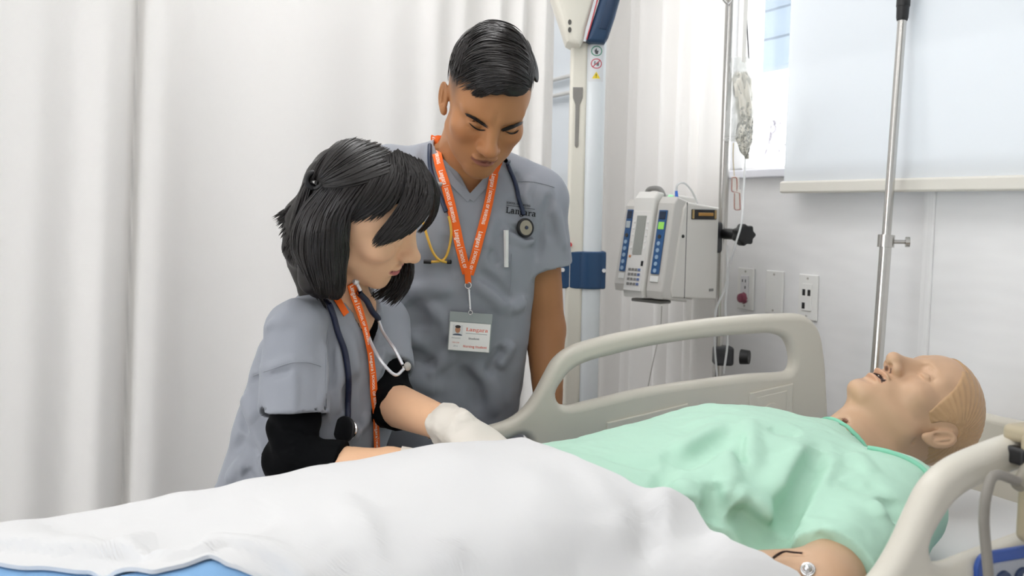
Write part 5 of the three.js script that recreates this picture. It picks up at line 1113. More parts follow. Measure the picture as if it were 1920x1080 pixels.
  const sleeve = (x, y, z, s, h, e, r0, r1) => {
    const dx = h.x - s.x, dy = h.y - s.y, dz = h.z - s.z, l = Math.hypot(dx, dy, dz), al = ((x - h.x) * dx + (y - h.y) * dy + (z - h.z) * dz) / l;
    let q = capV(x, y, z, s, h.clone().addScaledVector(V(dx, dy, dz), 0.3), r0, r1); q = smax(q, al, 0.003);
    return Math.max(q, -Math.max(capV(x, y, z, s, h.clone().addScaledVector(V(dx, dy, dz), 0.3), r0 - 0.01, r1 - 0.01), -0.012 - al));
  };
  const nIn = T.in(nk2), nUp = T.in(nk1);
  const neckHole = T.field((x, y, z) => Math.min(cap(x, y, z, nIn.x, nIn.y, nIn.z, nUp.x, nUp.y, nUp.z, 0.056, 0.075), Math.max(Math.abs(x) - 0.6 * (y + 0.022), -z + 0.015, -0.03 - y) * 0.85));
  const topF0 = (x, y, z) => { let d = topBase(x, y, z); d = smin(d, sleeve(x, y, z, sR, hemR, eR, 0.051, 0.063), 0.018); return smin(d, sleeve(x, y, z, sL, hemL, eL, 0.055, 0.058), 0.018); };
  const topFull = (x, y, z) => smax(topF0(x, y, z), -neckHole(x, y, z), 0.004);
  const fold = (list) => list.map(([l, r, amp]) => ({ pts: px(l, topF0), r: r * 0.85, amp: amp * 2.0 }));
  const topF1 = creased(topFull, fold([
    [[[618, 600], [622, 660], [620, 720], [612, 770]], 0.012, -0.006], [[[628, 640], [634, 700], [630, 780]], 0.014, 0.007], [[[606, 640], [608, 700], [604, 760]], 0.012, 0.006],
    [[[470, 704], [510, 690], [550, 676], [605, 684]], 0.012, 0.004], [[[475, 712], [520, 700], [560, 692]], 0.01, -0.003], [[[548, 680], [552, 730], [550, 770]], 0.01, 0.003],
    [[[470, 630], [490, 610], [512, 592]], 0.008, -0.006], [[[478, 640], [500, 616], [520, 600]], 0.01, 0.004],
    [[[456, 640], [468, 700], [488, 770], [505, 820]], 0.014, -0.011], [[[446, 690], [460, 740], [480, 790]], 0.018, 0.007],
    [[[440, 740], [455, 790], [490, 850], [520, 890]], 0.016, 0.009], [[[450, 770], [468, 820], [500, 870]], 0.014, -0.01], [[[436, 850], [452, 830], [470, 850], [500, 895]], 0.014, -0.009], [[[425, 905], [445, 875], [460, 880]], 0.014, 0.008], [[[460, 880], [480, 910]], 0.012, -0.008], [[[470, 845], [500, 890], [520, 905]], 0.014, 0.008],
    [[[650, 610], [664, 660], [672, 710]], 0.014, 0.005], [[[665, 700], [660, 760], [680, 820]], 0.014, -0.008], [[[720, 650], [714, 700]], 0.01, 0.004], [[[655, 830], [680, 800], [690, 780]], 0.014, 0.007], [[[640, 720], [655, 770]], 0.012, -0.006], [[[700, 720], [690, 790]], 0.012, 0.005],
    [[[560, 560], [540, 580], [520, 620]], 0.02, 0.004],
  ]));
  const topF = (x, y, z) => topF1(x, y, z) + (y < 1.06 ? 0.0048 : 0.0022 + 0.0026 * sstep(1.12, 1.06, y)) * N3(x * 17, y * 12, z * 17) + 0.001 * N3(x * 40, y * 34, z * 40);
  const tb = part('scrub_top', world(mesh(topF, V(-0.7, 0.55, -2.2), V(0.0, 1.3, -1.55), 0.0055), base), scrubCloth, g, 'grey short sleeved scrub top');
  part('seam', world(tubeOn(topF, [[471, 706], [510, 692], [548, 680], [580, 680], [606, 688]], 0.0009, 0.0003).geo, base), scrubCloth, tb);
  part('seam', world(tubeOn(topF, [[620, 585], [613, 640], [612, 700], [612, 770]], 0.0009, 0.0003).geo, base), scrubCloth, tb);
  // ---------------- black undershirt
  const uf = (x, y, z) => {
    let d = 9;
    for (const [s, e, w, k] of [[sR, eR, wR, 0.47], [sL, eL, wL, 0.22]]) {
      const end = e.clone().lerp(w, k), dx = end.x - e.x, dy = end.y - e.y, dz = end.z - e.z, l = Math.hypot(dx, dy, dz), al = ((x - end.x) * dx + (y - end.y) * dy + (z - end.z) * dz) / l;
      const r = s === sR ? 0.004 : 0.006;
      let q = capV(x, y, z, s, e, 0.04, 0.04 + r); q = smin(q, smax(capV(x, y, z, e, w, 0.041 + r, 0.026 + r), al, 0.002), 0.02);
      const ripple2 = 0.0036 * Math.sin(((x - e.x) * 60 + (y - e.y) * 130 + (z - e.z) * 30) + 2 * N3(x * 20, y * 20, z * 20));
      d = Math.min(d, q + ripple2 * sstep(0.2, 0.05, Math.hypot(x - e.x, y - e.y, z - e.z)) + 0.0015 * N3(x * 45, y * 45, z * 45));
    }
    let c = smax(T.field(torsoField([[-0.1, 0.13, 0.09, -0.1], [-0.04, 0.127, 0.08, -0.1], [0.01, 0.095, 0.062, -0.09], [0.05, 0.058, 0.045, -0.078], [0.075, 0.05, 0.04, -0.07]]))(x, y, z), -T.field((a, b, cc) => Math.min(cap(a, b, cc, nIn.x, nIn.y + 0.02, nIn.z + 0.01, nUp.x, nUp.y, nUp.z, 0.051, 0.07), Math.max(Math.abs(a) - 0.7 * (b + 0.008), -cc + 0.02, -0.012 - b)))(x, y, z), 0.003);
    return Math.min(d, c);
  };
  part('undershirt', world(mesh(uf, V(-0.55, 0.85, -2.05), V(0.0, 1.3, -1.48), 0.0055), base), blackCloth, g, 'black long sleeved undershirt');
  // ---------------- hair
  const P3 = (a, b, d) => at(a, b, d);
  const cv = (x, y, z, a, b, ra, rb) => capV(x, y, z, a, b, ra, rb);
  const hp = [[P3(672, 335, 1.70), P3(630, 395, 1.70), 0.055, 0.042], [P3(600, 405, 1.69), P3(598, 520, 1.69), 0.046, 0.035], [P3(575, 415, 1.725), P3(563, 462, 1.73), 0.042, 0.032], [P3(612, 430, 1.665), P3(632, 545, 1.69), 0.034, 0.014], [P3(590, 500, 1.76), P3(590, 540, 1.76), 0.045, 0.03], [P3(640, 480, 1.82), P3(650, 520, 1.82), 0.05, 0.03]];
  const hairBase = (x, y, z) => {
    const l = H.in(V(x, y, z));
    let d = ell(l.x, l.y, l.z, 0, 0.033, -0.011, 0.083, 0.0895, 0.097);
    d = smin(d, ell(l.x, l.y, l.z, 0, 0.068, 0.03, 0.062, 0.056, 0.064), 0.02);
    const line = Math.max(l.y - 0.08 + (0.05 - l.z) * 0.62, -0.012 - l.z);
    d = smax(d, -line, 0.006);
    for (const [a, b, ra, rb] of hp) d = smin(d, cv(x, y, z, a, b, ra, rb), 0.022);
    d = Math.max(d, -(head(x, y, z) + 0.002));
    return d;
  };
  const strand = (x, y, z) => { const l = H.in(V(x, y, z)); return hairBase(x, y, z) + 0.0016 * Math.sin(l.x * 260 + l.z * 150 + 3 * N3(x * 18, y * 9, z * 18)); };
  const hg = [mesh(strand, V(-0.5, 1.12, -1.95), V(-0.1, 1.55, -1.56), 0.0042)];
  const surf = (x, y, z) => Math.min(hairBase(x, y, z), head(x, y, z) - 0.001);
  const R = { seed: 21, width: 0.0022, thick: 0.001, lift: 0.002, spread: 0.005, jitter: 5, wave: 1.2, start: 0.12, short: 0.2 };
  // from the parting back to the clip
  hg.push(...locks(surf, [[[690, 257], [655, 264], [618, 300], [596, 334]], [[715, 262], [668, 275], [625, 310], [597, 338]], [[740, 272], [690, 290], [632, 322], [600, 342]], [[762, 288], [705, 312], [640, 336], [602, 346]], [[775, 310], [715, 335], [648, 350], [604, 350]]], 340, { ...R, seed: 22, width: 0.0022 }));
  // fringe swept down over brow and temple
  const fr1 = [[[790, 300], [808, 350], [803, 396], [770, 436]], [[780, 298], [803, 350], [790, 408], [738, 454]], [[770, 292], [794, 340], [776, 404], [706, 465]], [[755, 286], [774, 335], [752, 398], [696, 462]], [[742, 280], [760, 330], [744, 395], [702, 448]]].map((l, i) => l.map(([a, b], k) => [a, b, [1.648, 1.632, 1.627, 1.634][k] + i * 0.001]));
  hg.push(...locks(surf, fr1, 560, { ...R, seed: 23, free: true, over: true, deep: 0.012, width: 0.0023, jitter: 5, start: 0.08, short: 0.1 }));
  hg.push(...locks(surf, [[[752, 284, 1.645], [756, 330, 1.63], [746, 372, 1.626], [716, 410, 1.63]], [[742, 282, 1.645], [748, 325, 1.63], [722, 375, 1.626], [664, 420, 1.63]], [[725, 290, 1.64], [722, 335, 1.628], [692, 380, 1.626], [640, 420, 1.632]], [[705, 300, 1.635], [692, 345, 1.626], [660, 385, 1.627], [622, 425, 1.636]]], 330, { ...R, seed: 24, free: true, over: true, deep: 0.008, width: 0.0026 }));
  hg.push(...locks(surf, [[[776, 296, 1.66], [810, 340, 1.69], [812, 398, 1.74], [780, 440, 1.77]], [[785, 305, 1.68], [818, 352, 1.73], [814, 405, 1.77], [788, 438, 1.79]]], 90, { ...R, seed: 25, free: true, deep: 0.02, width: 0.0026, jitter: 5 }));
  hg.push(...locks(surf, [[[640, 268], [606, 300], [588, 340], [570, 392]], [[612, 290], [588, 326], [566, 370], [548, 420]], [[600, 310], [576, 350], [556, 400], [540, 450]]], 110, { ...R, seed: 31, width: 0.0024, lift: 0.001 }));
  // back of the crown above and behind the clip
  hg.push(...locks(surf, [[[690, 257], [660, 258], [630, 275], [606, 318]], [[680, 258], [645, 266], [618, 290], [598, 330]], [[690, 260], [650, 275], [622, 305], [598, 338]]], 150, { ...R, seed: 30, width: 0.0022, lift: 0.0015, spread: 0.003 }));
  // hair hanging in front of and behind the near ear
  hg.push(...locks(surf, [[[700, 345], [655, 410], [643, 490], [641, 568]], [[675, 345], [630, 415], [628, 495], [632, 578]], [[650, 350], [612, 420], [608, 500], [618, 580]], [[625, 352], [590, 420], [585, 490], [600, 556]], [[605, 352], [568, 405], [556, 465], [575, 520]]], 560, { ...R, seed: 26, width: 0.0024, thick: 0.0012, lift: 0.003, spread: 0.007 }));
  // tail below the clip and the flick
  hg.push(...locks(surf, [[[594, 342, 1.70], [572, 368, 1.70], [545, 385, 1.71], [507, 404, 1.72]], [[594, 346, 1.69], [570, 380, 1.69], [545, 410, 1.70], [524, 432, 1.72]], [[596, 350, 1.68], [572, 400, 1.68], [545, 450, 1.70], [530, 480, 1.72]], [[600, 352, 1.67], [580, 410, 1.67], [556, 465, 1.69], [548, 500, 1.71]]], 260, { ...R, seed: 27, free: true, deep: 0.03, width: 0.0028, jitter: 5, short: 0.3 }));
  hg.push(...locks(surf, [[[590, 480, 1.68], [585, 520, 1.69], [600, 555, 1.7], [615, 580, 1.7]], [[560, 470, 1.7], [562, 500, 1.7], [575, 530, 1.71], [590, 550, 1.71]]], 60, { ...R, seed: 29, free: true, deep: 0.03, jitter: 7 }));
  // hair on the far side, hanging past the chin
  hg.push(...locks(surf, [[[725, 420, 1.78], [768, 480, 1.79], [768, 535, 1.79], [738, 576, 1.79]], [[715, 430, 1.79], [750, 490, 1.80], [750, 535, 1.80], [715, 570, 1.8]], [[690, 440, 1.80], [725, 500, 1.81], [722, 535, 1.81], [690, 556, 1.81]]], 150, { ...R, seed: 28, free: true, deep: 0.02, width: 0.0028, jitter: 7, start: 0.05, short: 0.25 }));
  part('hair', world(merged(hg), base), hairDark, g, 'dark shoulder length hair with side fringe');
  // hair clip
  const hc = thing('hair_clip', 'small black claw clip holding back the dark hair of the leaning woman', 'hair clip', base, 0), c0 = at(589, 338, 1.64);
  part('jaw', world(new THREE.TorusGeometry(0.0125, 0.0045, 12, 28, Math.PI * 1.6).rotateY(0.4).translate(c0.x, c0.y, c0.z), base), M.black, hc);
  part('jaw', world(new THREE.TorusGeometry(0.0105, 0.0035, 12, 28, Math.PI * 1.5).rotateY(0.9).rotateZ(2.4).translate(c0.x + 0.008, c0.y - 0.004, c0.z + 0.004), base), M.black, hc);
  part('spring', world(rod(c0.clone().add(V(-0.002, -0.002, 0.004)), c0.clone().add(V(0.006, -0.004, 0.012)), 0.004), base), M.chrome, hc);
  // ---------------- legs
  legsAndShoes(g, base, T.out(0.08, -0.5, -0.03), T.out(-0.08, -0.5, -0.03), V(-0.36, 0.44, -2.12), V(-0.47, 0.44, -2.0), V(-0.38, 0.09, -2.16), V(-0.5, 0.09, -2.03), F0.clone().setY(0));
  // ---------------- things she wears
  const both = (x, y, z) => Math.min(topF(x, y, z), body(x, y, z), uf(x, y, z));
  const lan = thing('lanyard', 'orange lanyard with white lettering hanging down the front of the leaning woman', 'lanyard', base, 0);
  const front = (x, y, z) => Math.min(topF(x, y, z), topF0(x, y, z) + 0.002, capV(x, y, z, nk1, nk2, 0.048, 0.053));
  const r1 = ribbonOn(front, [[656, 530], [662, 556], [672, 590], [681, 622], [689, 660], [695, 710], [699, 770], [702, 842]], 0.0165, 0.006, 90);
  part('strap', world(r1.geo, base), lanyardCloth, lan);
  const r2 = ribbonOn(front, [[628, 556], [638, 574], [648, 590]], 0.013, 0.003, 24); part('strap', world(r2.geo, base), plainLanyard, lan);
  const st = thing('stethoscope', 'dark blue stethoscope with white ear tubes hung round the leaning woman\'s neck', 'stethoscope', base, 0);
  const navyTube = std(0x141d38, 0.4), pale = std(0xe4e4e8, 0.25, { metalness: 0.5 });
  const t1 = tubeOn(both, [[614, 570], [626, 605], [637, 640], [645, 680], [649, 720], [648, 760], [648, 782], [648, 798]], 0.0052, 0.0055, 70);
  const t2 = tubeOn(both, [[664, 540], [674, 560], [688, 582], [703, 602]], 0.0055, 0.012, 30);
  part('tubing', world(merged([t1.geo, t2.geo, tube([t1.pts[0], T.out(-0.07, 0.07, -0.06), T.out(0, 0.085, -0.085), T.out(0.065, 0.07, -0.03), t2.pts[0]], 0.005, 30, 10)]), base), navyTube, st);
  const Q = (a, b, d) => at(a, b, d), de = camera.position.distanceTo(t2.pts[t2.pts.length - 1]) * 0.985;
  void de;
  const d0 = -t2.pts[t2.pts.length - 1].clone().applyMatrix4(camera.matrixWorldInverse).z;
  part('ear_tube', world(tube([t2.pts[t2.pts.length - 1], Q(718, 622, d0 - 0.01), Q(740, 655, d0 - 0.03), Q(755, 684, d0 - 0.04)], 0.0029, 30, 10), base), pale, st);
  part('ear_tube', world(tube([Q(688, 622, d0 - 0.03), Q(700, 652, d0 - 0.05), Q(720, 684, d0 - 0.07), Q(742, 703, d0 - 0.065), Q(757, 692, d0 - 0.05)], 0.0029, 40, 10), base), pale, st);
  const tip = Q(764, 687, d0 - 0.045); part('ear_tip', world(merged([new THREE.SphereGeometry(0.0065, 18, 12).scale(1, 1.2, 1).translate(tip.x, tip.y, tip.z), rod(Q(755, 690, d0 - 0.045), tip, 0.003)]), base), M.greyPlastic, st);
  const nz = Q(667, 528, 1.735); part('ear_tip', world(merged([new THREE.SphereGeometry(0.0065, 16, 12).translate(nz.x, nz.y, nz.z), rod(nz, Q(676, 545, 1.74), 0.0032)]), base), pale, st);
  // chest piece seen half from the side
  const cp = hit(topF, 640, 803, 0.014), axis = camera.position.clone().sub(cp).normalize().add(V(-0.75, 0.05, 0)).normalize(), cq = new THREE.Quaternion().setFromUnitVectors(V(0, 1, 0), axis), put = (gg) => gg.applyQuaternion(cq).translate(cp.x, cp.y, cp.z);
  const ch = part('chest_piece', world(put(lathe([[0, -0.002], [0.021, -0.002], [0.0228, 0.001], [0.0228, 0.004], [0.021, 0.006], [0, 0.0062]])), base), M.black, st);
  part('bell', world(put(lathe([[0, -0.016], [0.013, -0.016], [0.0165, -0.014], [0.0165, -0.011], [0.009, -0.008], [0.007, -0.002], [0, -0.002]])), base), M.chrome, ch);
  const stemTop = hit(topF, 649, 784, 0.006); part('stem', world(merged([rod(stemTop, cp.clone().addScaledVector(axis, -0.006), 0.0038)]), base), M.chrome, ch);
}
// ---------------------------------------------------------------- patient lift mast behind the man
{
  const D = 2.45, foot = at(1095, 390, D).setY(0), t = thing('patient_lift', 'white patient lift mast with navy boom and bracket beside the standing man', 'patient lift', foot, 0);
  const L = (a, b, d = D) => at(a, b, d).sub(foot), top = L(1095, 84).y;
  const mastCream = std(0xe9e5d8, 0.45), mastWhite = std(0xe6ebee, 0.3);
  part('mast_channel', box(0.04, top - 0.08, 0.05, -0.021, (top + 0.08) / 2, 0, 0.008), mastCream, t);
  part('mast_tube', new THREE.CylinderGeometry(0.0265, 0.0265, top - 0.08, 40).translate(0.0185, (top + 0.08) / 2, 0.004), mastWhite, t);
  const slot = shapeOf([[-0.012, 0], [0.012, 0], [0.0115, -0.025], [0.005, -0.042], [0.0042, -0.14], [0.0, -0.145], [-0.0042, -0.14], [-0.005, -0.042], [-0.0115, -0.025]]);
  part('slot_inlay', extrude(slot, 0.003, 0.001, 2).translate(-0.0235, L(1074, 168).y, 0.0245), std(0x8b8883, 0.5), t, 'grey slot');
  // casing of the boom head
  const S = (list) => shapeOf(list.map(([a, b]) => { const p = L(a, b, D - 0.05); return [p.x, p.y]; }));
  part('head_casing', toCreasedNormals(extrude(S([[1005, -110], [1033, 0], [1050, 50], [1061, 84], [1072, 90], [1086, 91], [1092, 82], [1096, 60], [1113, 0], [1140, -110]]), 0.1, 0.016, 5).translate(0, 0, -0.035), 0.6), mastCream, t);
  part('boom', toCreasedNormals(extrude(S([[1147, -110], [1124, 0], [1108, 50], [1098, 80], [1104, 84], [1132, 85], [1138, 76], [1150, 40], [1161, 0], [1186, -110]]), 0.09, 0.012, 4).translate(0, 0, -0.03), 0.6), M.navy, t, 'navy boom cover');
  part('boom_recess', toCreasedNormals(extrude(S([[1154, -70], [1138, 0], [1123, 48], [1120, 60], [1134, 62], [1144, 36], [1153, 0], [1168, -70]]), 0.006, 0.002, 2).translate(0, 0, 0.058), 0.6), std(0x1b3350, 0.5), t);
  part('red_edge', extrude(S([[1118, 0], [1105, 50], [1097, 78], [1099, 79], [1107, 51], [1120.5, 0]]), 0.012, 0.001, 1).translate(0, 0, 0.045), std(0xc8424c, 0.5), t);
  for (const y of [46, 60]) part('marking', new THREE.CylinderGeometry(0.0042, 0.0042, 0.002, 20).rotateX(Math.PI / 2).scale(1, 1.5, 1).translate(L(1067, y, D - 0.07).x, L(1067, y, D - 0.07).y, 0.0655), std(0x55534f, 0.5), t);
  // warning labels on the tube
  const lab = paint(256, 640, (c, w, h) => {
    c.fillStyle = '#dfe1e3'; c.fillRect(0, 0, w, h);
    c.lineWidth = 16; c.strokeStyle = '#2f8c6d'; c.beginPath(); c.arc(135, 112, 80, 0, 7); c.stroke(); c.fillStyle = '#4a4d50'; c.beginPath(); c.moveTo(100, 110); c.lineTo(130, 60); c.lineTo(140, 110); c.lineTo(165, 105); c.lineTo(150, 170); c.lineTo(115, 165); c.fill();
    c.strokeStyle = '#c03a4e'; c.beginPath(); c.arc(135, 330, 80, 0, 7); c.stroke(); c.fillStyle = '#6d7174'; c.fillRect(135, 310, 40, 60); c.fillRect(100, 290, 20, 70); c.beginPath(); c.moveTo(80, 386); c.lineTo(190, 274); c.stroke();
    c.fillStyle = '#efd43a'; c.beginPath(); c.moveTo(135, 470); c.lineTo(200, 590); c.lineTo(70, 590); c.fill(); c.fillStyle = '#50461a'; c.fillRect(129, 508, 12, 44); c.fillRect(129, 560, 12, 12);
  });
  const y0 = L(1110, 158).y, y1 = L(1110, 91).y, lg = new THREE.CylinderGeometry(0.0271, 0.0271, y1 - y0, 20, 1, true, -0.75, 1.5).translate(0.0185, (y0 + y1) / 2, 0.004);
  part('warning_label', lg, std(0xffffff, 0.5, { map: lab }), t, 'label with green, red and yellow warning signs');
  // navy bracket wrapped round the mast
  const by = L(1092, 506).y, prof = new THREE.Shape(); prof.moveTo(-0.058, -0.035); prof.lineTo(-0.058, 0.018); prof.quadraticCurveTo(-0.05, 0.024, -0.04, 0.024); prof.lineTo(-0.01, 0.028); prof.absarc(0.0185, 0.0, 0.036, 2.3, 0.75, true); prof.lineTo(0.05, 0.024); prof.quadraticCurveTo(0.056, 0.022, 0.056, 0.016); prof.lineTo(0.056, -0.035); prof.closePath();
  part('bracket', extrude(prof, 0.092, 0.004, 3).rotateX(Math.PI / 2).translate(0, by + 0.046, 0), std(0x24486f, 0.45), t, 'navy mast bracket');
  for (const x of [-0.0505, 0.0505]) part('screw', new THREE.CylinderGeometry(0.005, 0.005, 0.004, 16).rotateX(Math.PI / 2).translate(x, by, 0.026), M.chrome, t);
  part('red_button', new THREE.CylinderGeometry(0.006, 0.006, 0.006, 16).rotateX(Math.PI / 2).translate(-0.035, by + 0.062, 0.027), std(0xd23a40, 0.4), t);
  // rolling base
  part('base', [box(0.12, 0.1, 0.14, 0, 0.09, 0, 0.02), box(0.06, 0.05, 0.9, 0.22, 0.08, -0.1, 0.015), box(0.06, 0.05, 0.9, -0.22, 0.08, -0.1, 0.015), box(0.5, 0.05, 0.07, 0, 0.08, 0, 0.015)], M.offwhite, t);
  for (const [x, z] of [[0.22, 0.3], [-0.22, 0.3], [0.22, -0.5], [-0.22, -0.5]]) part('caster', new THREE.CylinderGeometry(0.035, 0.035, 0.03, 24).rotateZ(Math.PI / 2).translate(x, 0.035, z), M.darkgrey, t);
}
// ---------------------------------------------------------------- drip stand with pump, bag and tag
const standFoot = at(1356, 390, 2.58).setY(0);
{
  const t = thing('drip_stand', 'steel drip stand on wheels carrying the infusion pump by the window', 'drip stand', standFoot, 0);
  part('pole', cyl(0.0125, 0.0125, 1.95, 0, 1.06, 0, 24), M.steel, t);
  part('outer_tube', cyl(0.0165, 0.0165, 0.72, 0, 0.46, 0, 24), M.steel, t);
  part('height_clamp', [cyl(0.024, 0.024, 0.07, 0, 0.85, 0, 24), rod(V(0.02, 0.85, 0), V(0.06, 0.85, 0.01), 0.008)], M.chrome, t);
  part('clamp_knob', rod(V(0.055, 0.985, 0.02), V(0.075, 0.985, 0.03), 0.02, 0.018, 20), M.black, t);
  part('clamp_block', box(0.05, 0.05, 0.045, 0.012, 0.985, 0.004, 0.008), M.darkgrey, t);
  for (const a of [0.4, 1.97, 3.54, 5.11]) { const c = Math.cos(a), s = Math.sin(a); part('hook', tube([V(0, 2.02, 0), V(c * 0.05, 2.03, s * 0.05), V(c * 0.085, 1.995, s * 0.085), V(c * 0.1, 1.99, s * 0.1), V(c * 0.115, 2.02, s * 0.115)], 0.003, 24, 8), M.steel, t); }
  part('hook', tube([V(0, 1.93, 0.012), V(-0.02, 1.925, 0.02), V(-0.025, 1.9, 0.022), V(-0.012, 1.885, 0.02), V(-0.002, 1.895, 0.016)], 0.0028, 24, 8), M.steel, t);
  for (let k = 0; k < 5; k++) { const a = k * 1.2566 + 0.3, c = Math.cos(a), s = Math.sin(a); part('leg', rod(V(c * 0.02, 0.1, s * 0.02), V(c * 0.125, 0.07, s * 0.125), 0.014, 0.01), M.steel, t); part('caster', new THREE.CylinderGeometry(0.026, 0.026, 0.02, 20).rotateZ(Math.PI / 2).rotateY(-a).translate(c * 0.118, 0.028, s * 0.118), M.darkgrey, t); }
}
{
  // the pump: x across its front, z out of the front
  const phi = 0.87, near = at(1262, 470, 2.42), t = thing('infusion_pump', 'light grey infusion pump with blue keypads and screen clamped to the drip stand', 'infusion pump', near.clone().setY(near.y), -phi);
  // local origin: near front corner, half height
  const H = 0.262, W = 0.172, Dp = 0.168, lean = 0.036;
  const body = std(0xd2cfca, 0.42), light = std(0xe8e6e1, 0.42), blue = std(0x2c5a8e, 0.4), grey = std(0x8e8d8a, 0.45);
  const prof = (d0, d1, y0, y1) => shapeOf([[d1, y0], [d0 + lean, y0 + 0.012], [d0 + lean + 0.004, y0 + 0.03], [d0 + 0.004, y1 - 0.016], [d0 - 0.01, y1], [d1, y1 - 0.012]]);
  const side = (x0, x1, d0, d1, y0, y1) => extrude(prof(d0, d1, y0, y1), x1 - x0, 0.005, 3).rotateY(-Math.PI / 2).translate(x1, 0, 0);
  part('side_module', side(-W, -W + 0.046, -0.014, -0.12, -H / 2 + 0.012, H / 2 - 0.008), body, t);
  part('main_unit', side(-W + 0.048, -0.056, 0.004, -0.15, -H / 2, H / 2 + 0.012), light, t);
  part('side_module', side(-0.054, 0, -0.004, -0.06, -H / 2 + 0.002, H / 2), body, t);
  const cover = part('side_cover', side(-0.05, 0.004, -0.034, -Dp, -H / 2 + 0.004, H / 2 - 0.012), std(0xdfdcd6, 0.45), t, 'plain grey side cover');
  part('port', box(0.006, 0.026, 0.098, 0.0035, H / 2 - 0.042, -0.108, 0.004), M.black, cover, 'dark connector slot');
  part('port_contacts', box(0.003, 0.008, 0.058, 0.0062, H / 2 - 0.042, -0.112, 0.001), std(0xb78a4a, 0.35, { metalness: 0.7 }), cover);
  for (const z of [-0.064, -0.15]) part('port_latch', box(0.004, 0.022, 0.007, 0.006, H / 2 - 0.042, z, 0.0015), std(0xa38a5a, 0.4), cover);
  part('plate', box(0.002, 0.007, 0.016, 0.005, -H / 2 + 0.03, -0.145, 0.0005), grey, cover);
  part('hinge_line', box(0.002, H * 0.9, 0.002, 0.0035, 0, -0.043, 0.0005), M.darkgrey, cover);
  part('hinge_pin', new THREE.SphereGeometry(0.0045, 14, 10).translate(0.004, 0.035, -0.03), M.black, cover);
  // pieces on the leaning front
  const tilt = Math.atan2(lean, H - 0.046), zAt = (y) => lean * (H / 2 - 0.016 - y) / (H - 0.046);
  const onFront = (name, g, m, x, y, out, parent = t, label) => { const o = part(name, g.rotateX(-tilt), m, parent, label); o.position.set(x, y, zAt(y) + out); return o; };
  onFront('face_plate', box(0.058, 0.2, 0.003, 0, 0, 0, 0.0014), std(0xebe9e5, 0.4), -W + 0.0815, -0.004, 0.009);
  onFront('screen', box(0.031, 0.098, 0.003, 0, 0, 0, 0.001), std(0x9fa19b, 0.25), -W + 0.0825, 0.035, 0.0105, t, 'grey display');
  for (let k = 0; k < 5; k++) for (const s of [-1, 1]) onFront('soft_key', box(0.006, 0.006, 0.003, 0, 0, 0, 0.001), M.white, -W + 0.0825 + s * 0.022, 0.068 - k * 0.016, 0.0108);
  onFront('soft_key', box(0.006, 0.006, 0.003, 0, 0, 0, 0.001), std(0xd98a55, 0.4), -W + 0.0605, -0.018, 0.0108, t, 'orange key');
  onFront('power_key', box(0.007, 0.013, 0.003, 0, 0, 0, 0.001), M.black, -W + 0.1045, -0.034, 0.0108);
  for (let j = 0; j < 4; j++) for (let k = 0; k < 4; k++) onFront('key', box(0.008, 0.0065, 0.003, 0, 0, 0, 0.001), k === 3 ? std(0x6c7fae, 0.4) : grey, -W + 0.0665 + k * 0.0105, -0.05 - j * 0.0118, 0.011);
  part('carry_handle', tube([V(-W + 0.05, H / 2 - 0.01, -0.03), V(-W + 0.062, H / 2 + 0.016, -0.026), V(-W + 0.083, H / 2 + 0.021, -0.025), V(-W + 0.104, H / 2 + 0.016, -0.026), V(-W + 0.116, H / 2 - 0.01, -0.03)], 0.0065, 30, 10), grey, t);
  onFront('handle_recess', box(0.05, 0.008, 0.004, 0, 0, 0, 0.0018), M.darkgrey, -W + 0.083, 0.115, 0.003);
  for (const [x, w, o] of [[-0.029, 0.026, 0.001], [-W + 0.024, 0.02, -0.009]]) {
    onFront('keypad_strip', box(w, 0.158, 0.003, 0, 0, 0, 0.001), blue, x, 0.02, o + 0.0015, t, 'blue keypad strip');
    onFront('digit_display', box(w * 0.8, 0.02, 0.003, 0, 0, 0, 0.001), std(0x1b2a44, 0.3), x, 0.085, o + 0.0025);
    onFront('message_display', box(w * 0.7, 0.018, 0.003, 0, 0, 0, 0.001), x > -0.05 ? std(0x9fdc6a, 0.4, { emissive: 0x6fbf3a, emissiveIntensity: 0.35 }) : std(0xb9c3c9, 0.4), x, 0.06, o + 0.003);
    for (let k = 0; k < 6; k++) onFront('key', new THREE.CylinderGeometry(0.0052, 0.0052, 0.003, 16).rotateX(Math.PI / 2), k === 0 ? M.darkgrey : std(0x9dbad6, 0.4), x, 0.033 - k * 0.0165, o + 0.003);
    onFront('label_plate', box(w, 0.014, 0.003, 0, 0, 0, 0.001), M.white, x, -0.07, o + 0.001);
  }
  part('status_lamp', new THREE.SphereGeometry(0.006, 16, 10).scale(1.4, 0.7, 1).translate(-0.03, H / 2 + 0.001, -0.02), std(0xb6ecc0, 0.3, { emissive: 0x6fe08a, emissiveIntensity: 0.5 }), t);
  part('foot_pad', box(0.1, 0.008, 0.04, -0.085, -H / 2 + 0.001, -0.02, 0.003), grey, t);
  // clamp to the pole
  const toPole = standFoot.clone().setY(near.y).sub(near).applyAxisAngle(V(0, 1, 0), phi);
  part('clamp_arm', box(0.04, 0.08, 0.05, toPole.x - 0.012, 0.03, toPole.z + 0.015, 0.008), M.darkgrey, t);
  const kd = at(1390, 440, 2.5).sub(near).applyAxisAngle(V(0, 1, 0), phi), k0 = V(toPole.x, kd.y, toPole.z), dir = kd.clone().sub(k0).normalize();
  part('clamp_screw', rod(k0.clone().addScaledVector(dir, -0.01), kd, 0.014), M.black, t);
  const lobe = new THREE.Shape(); for (let i = 0; i <= 96; i++) { const a = i / 96 * Math.PI * 2, r = 0.0255 + 0.0025 * Math.cos(a * 7); i ? lobe.lineTo(Math.cos(a) * r, Math.sin(a) * r) : lobe.moveTo(r, 0); }
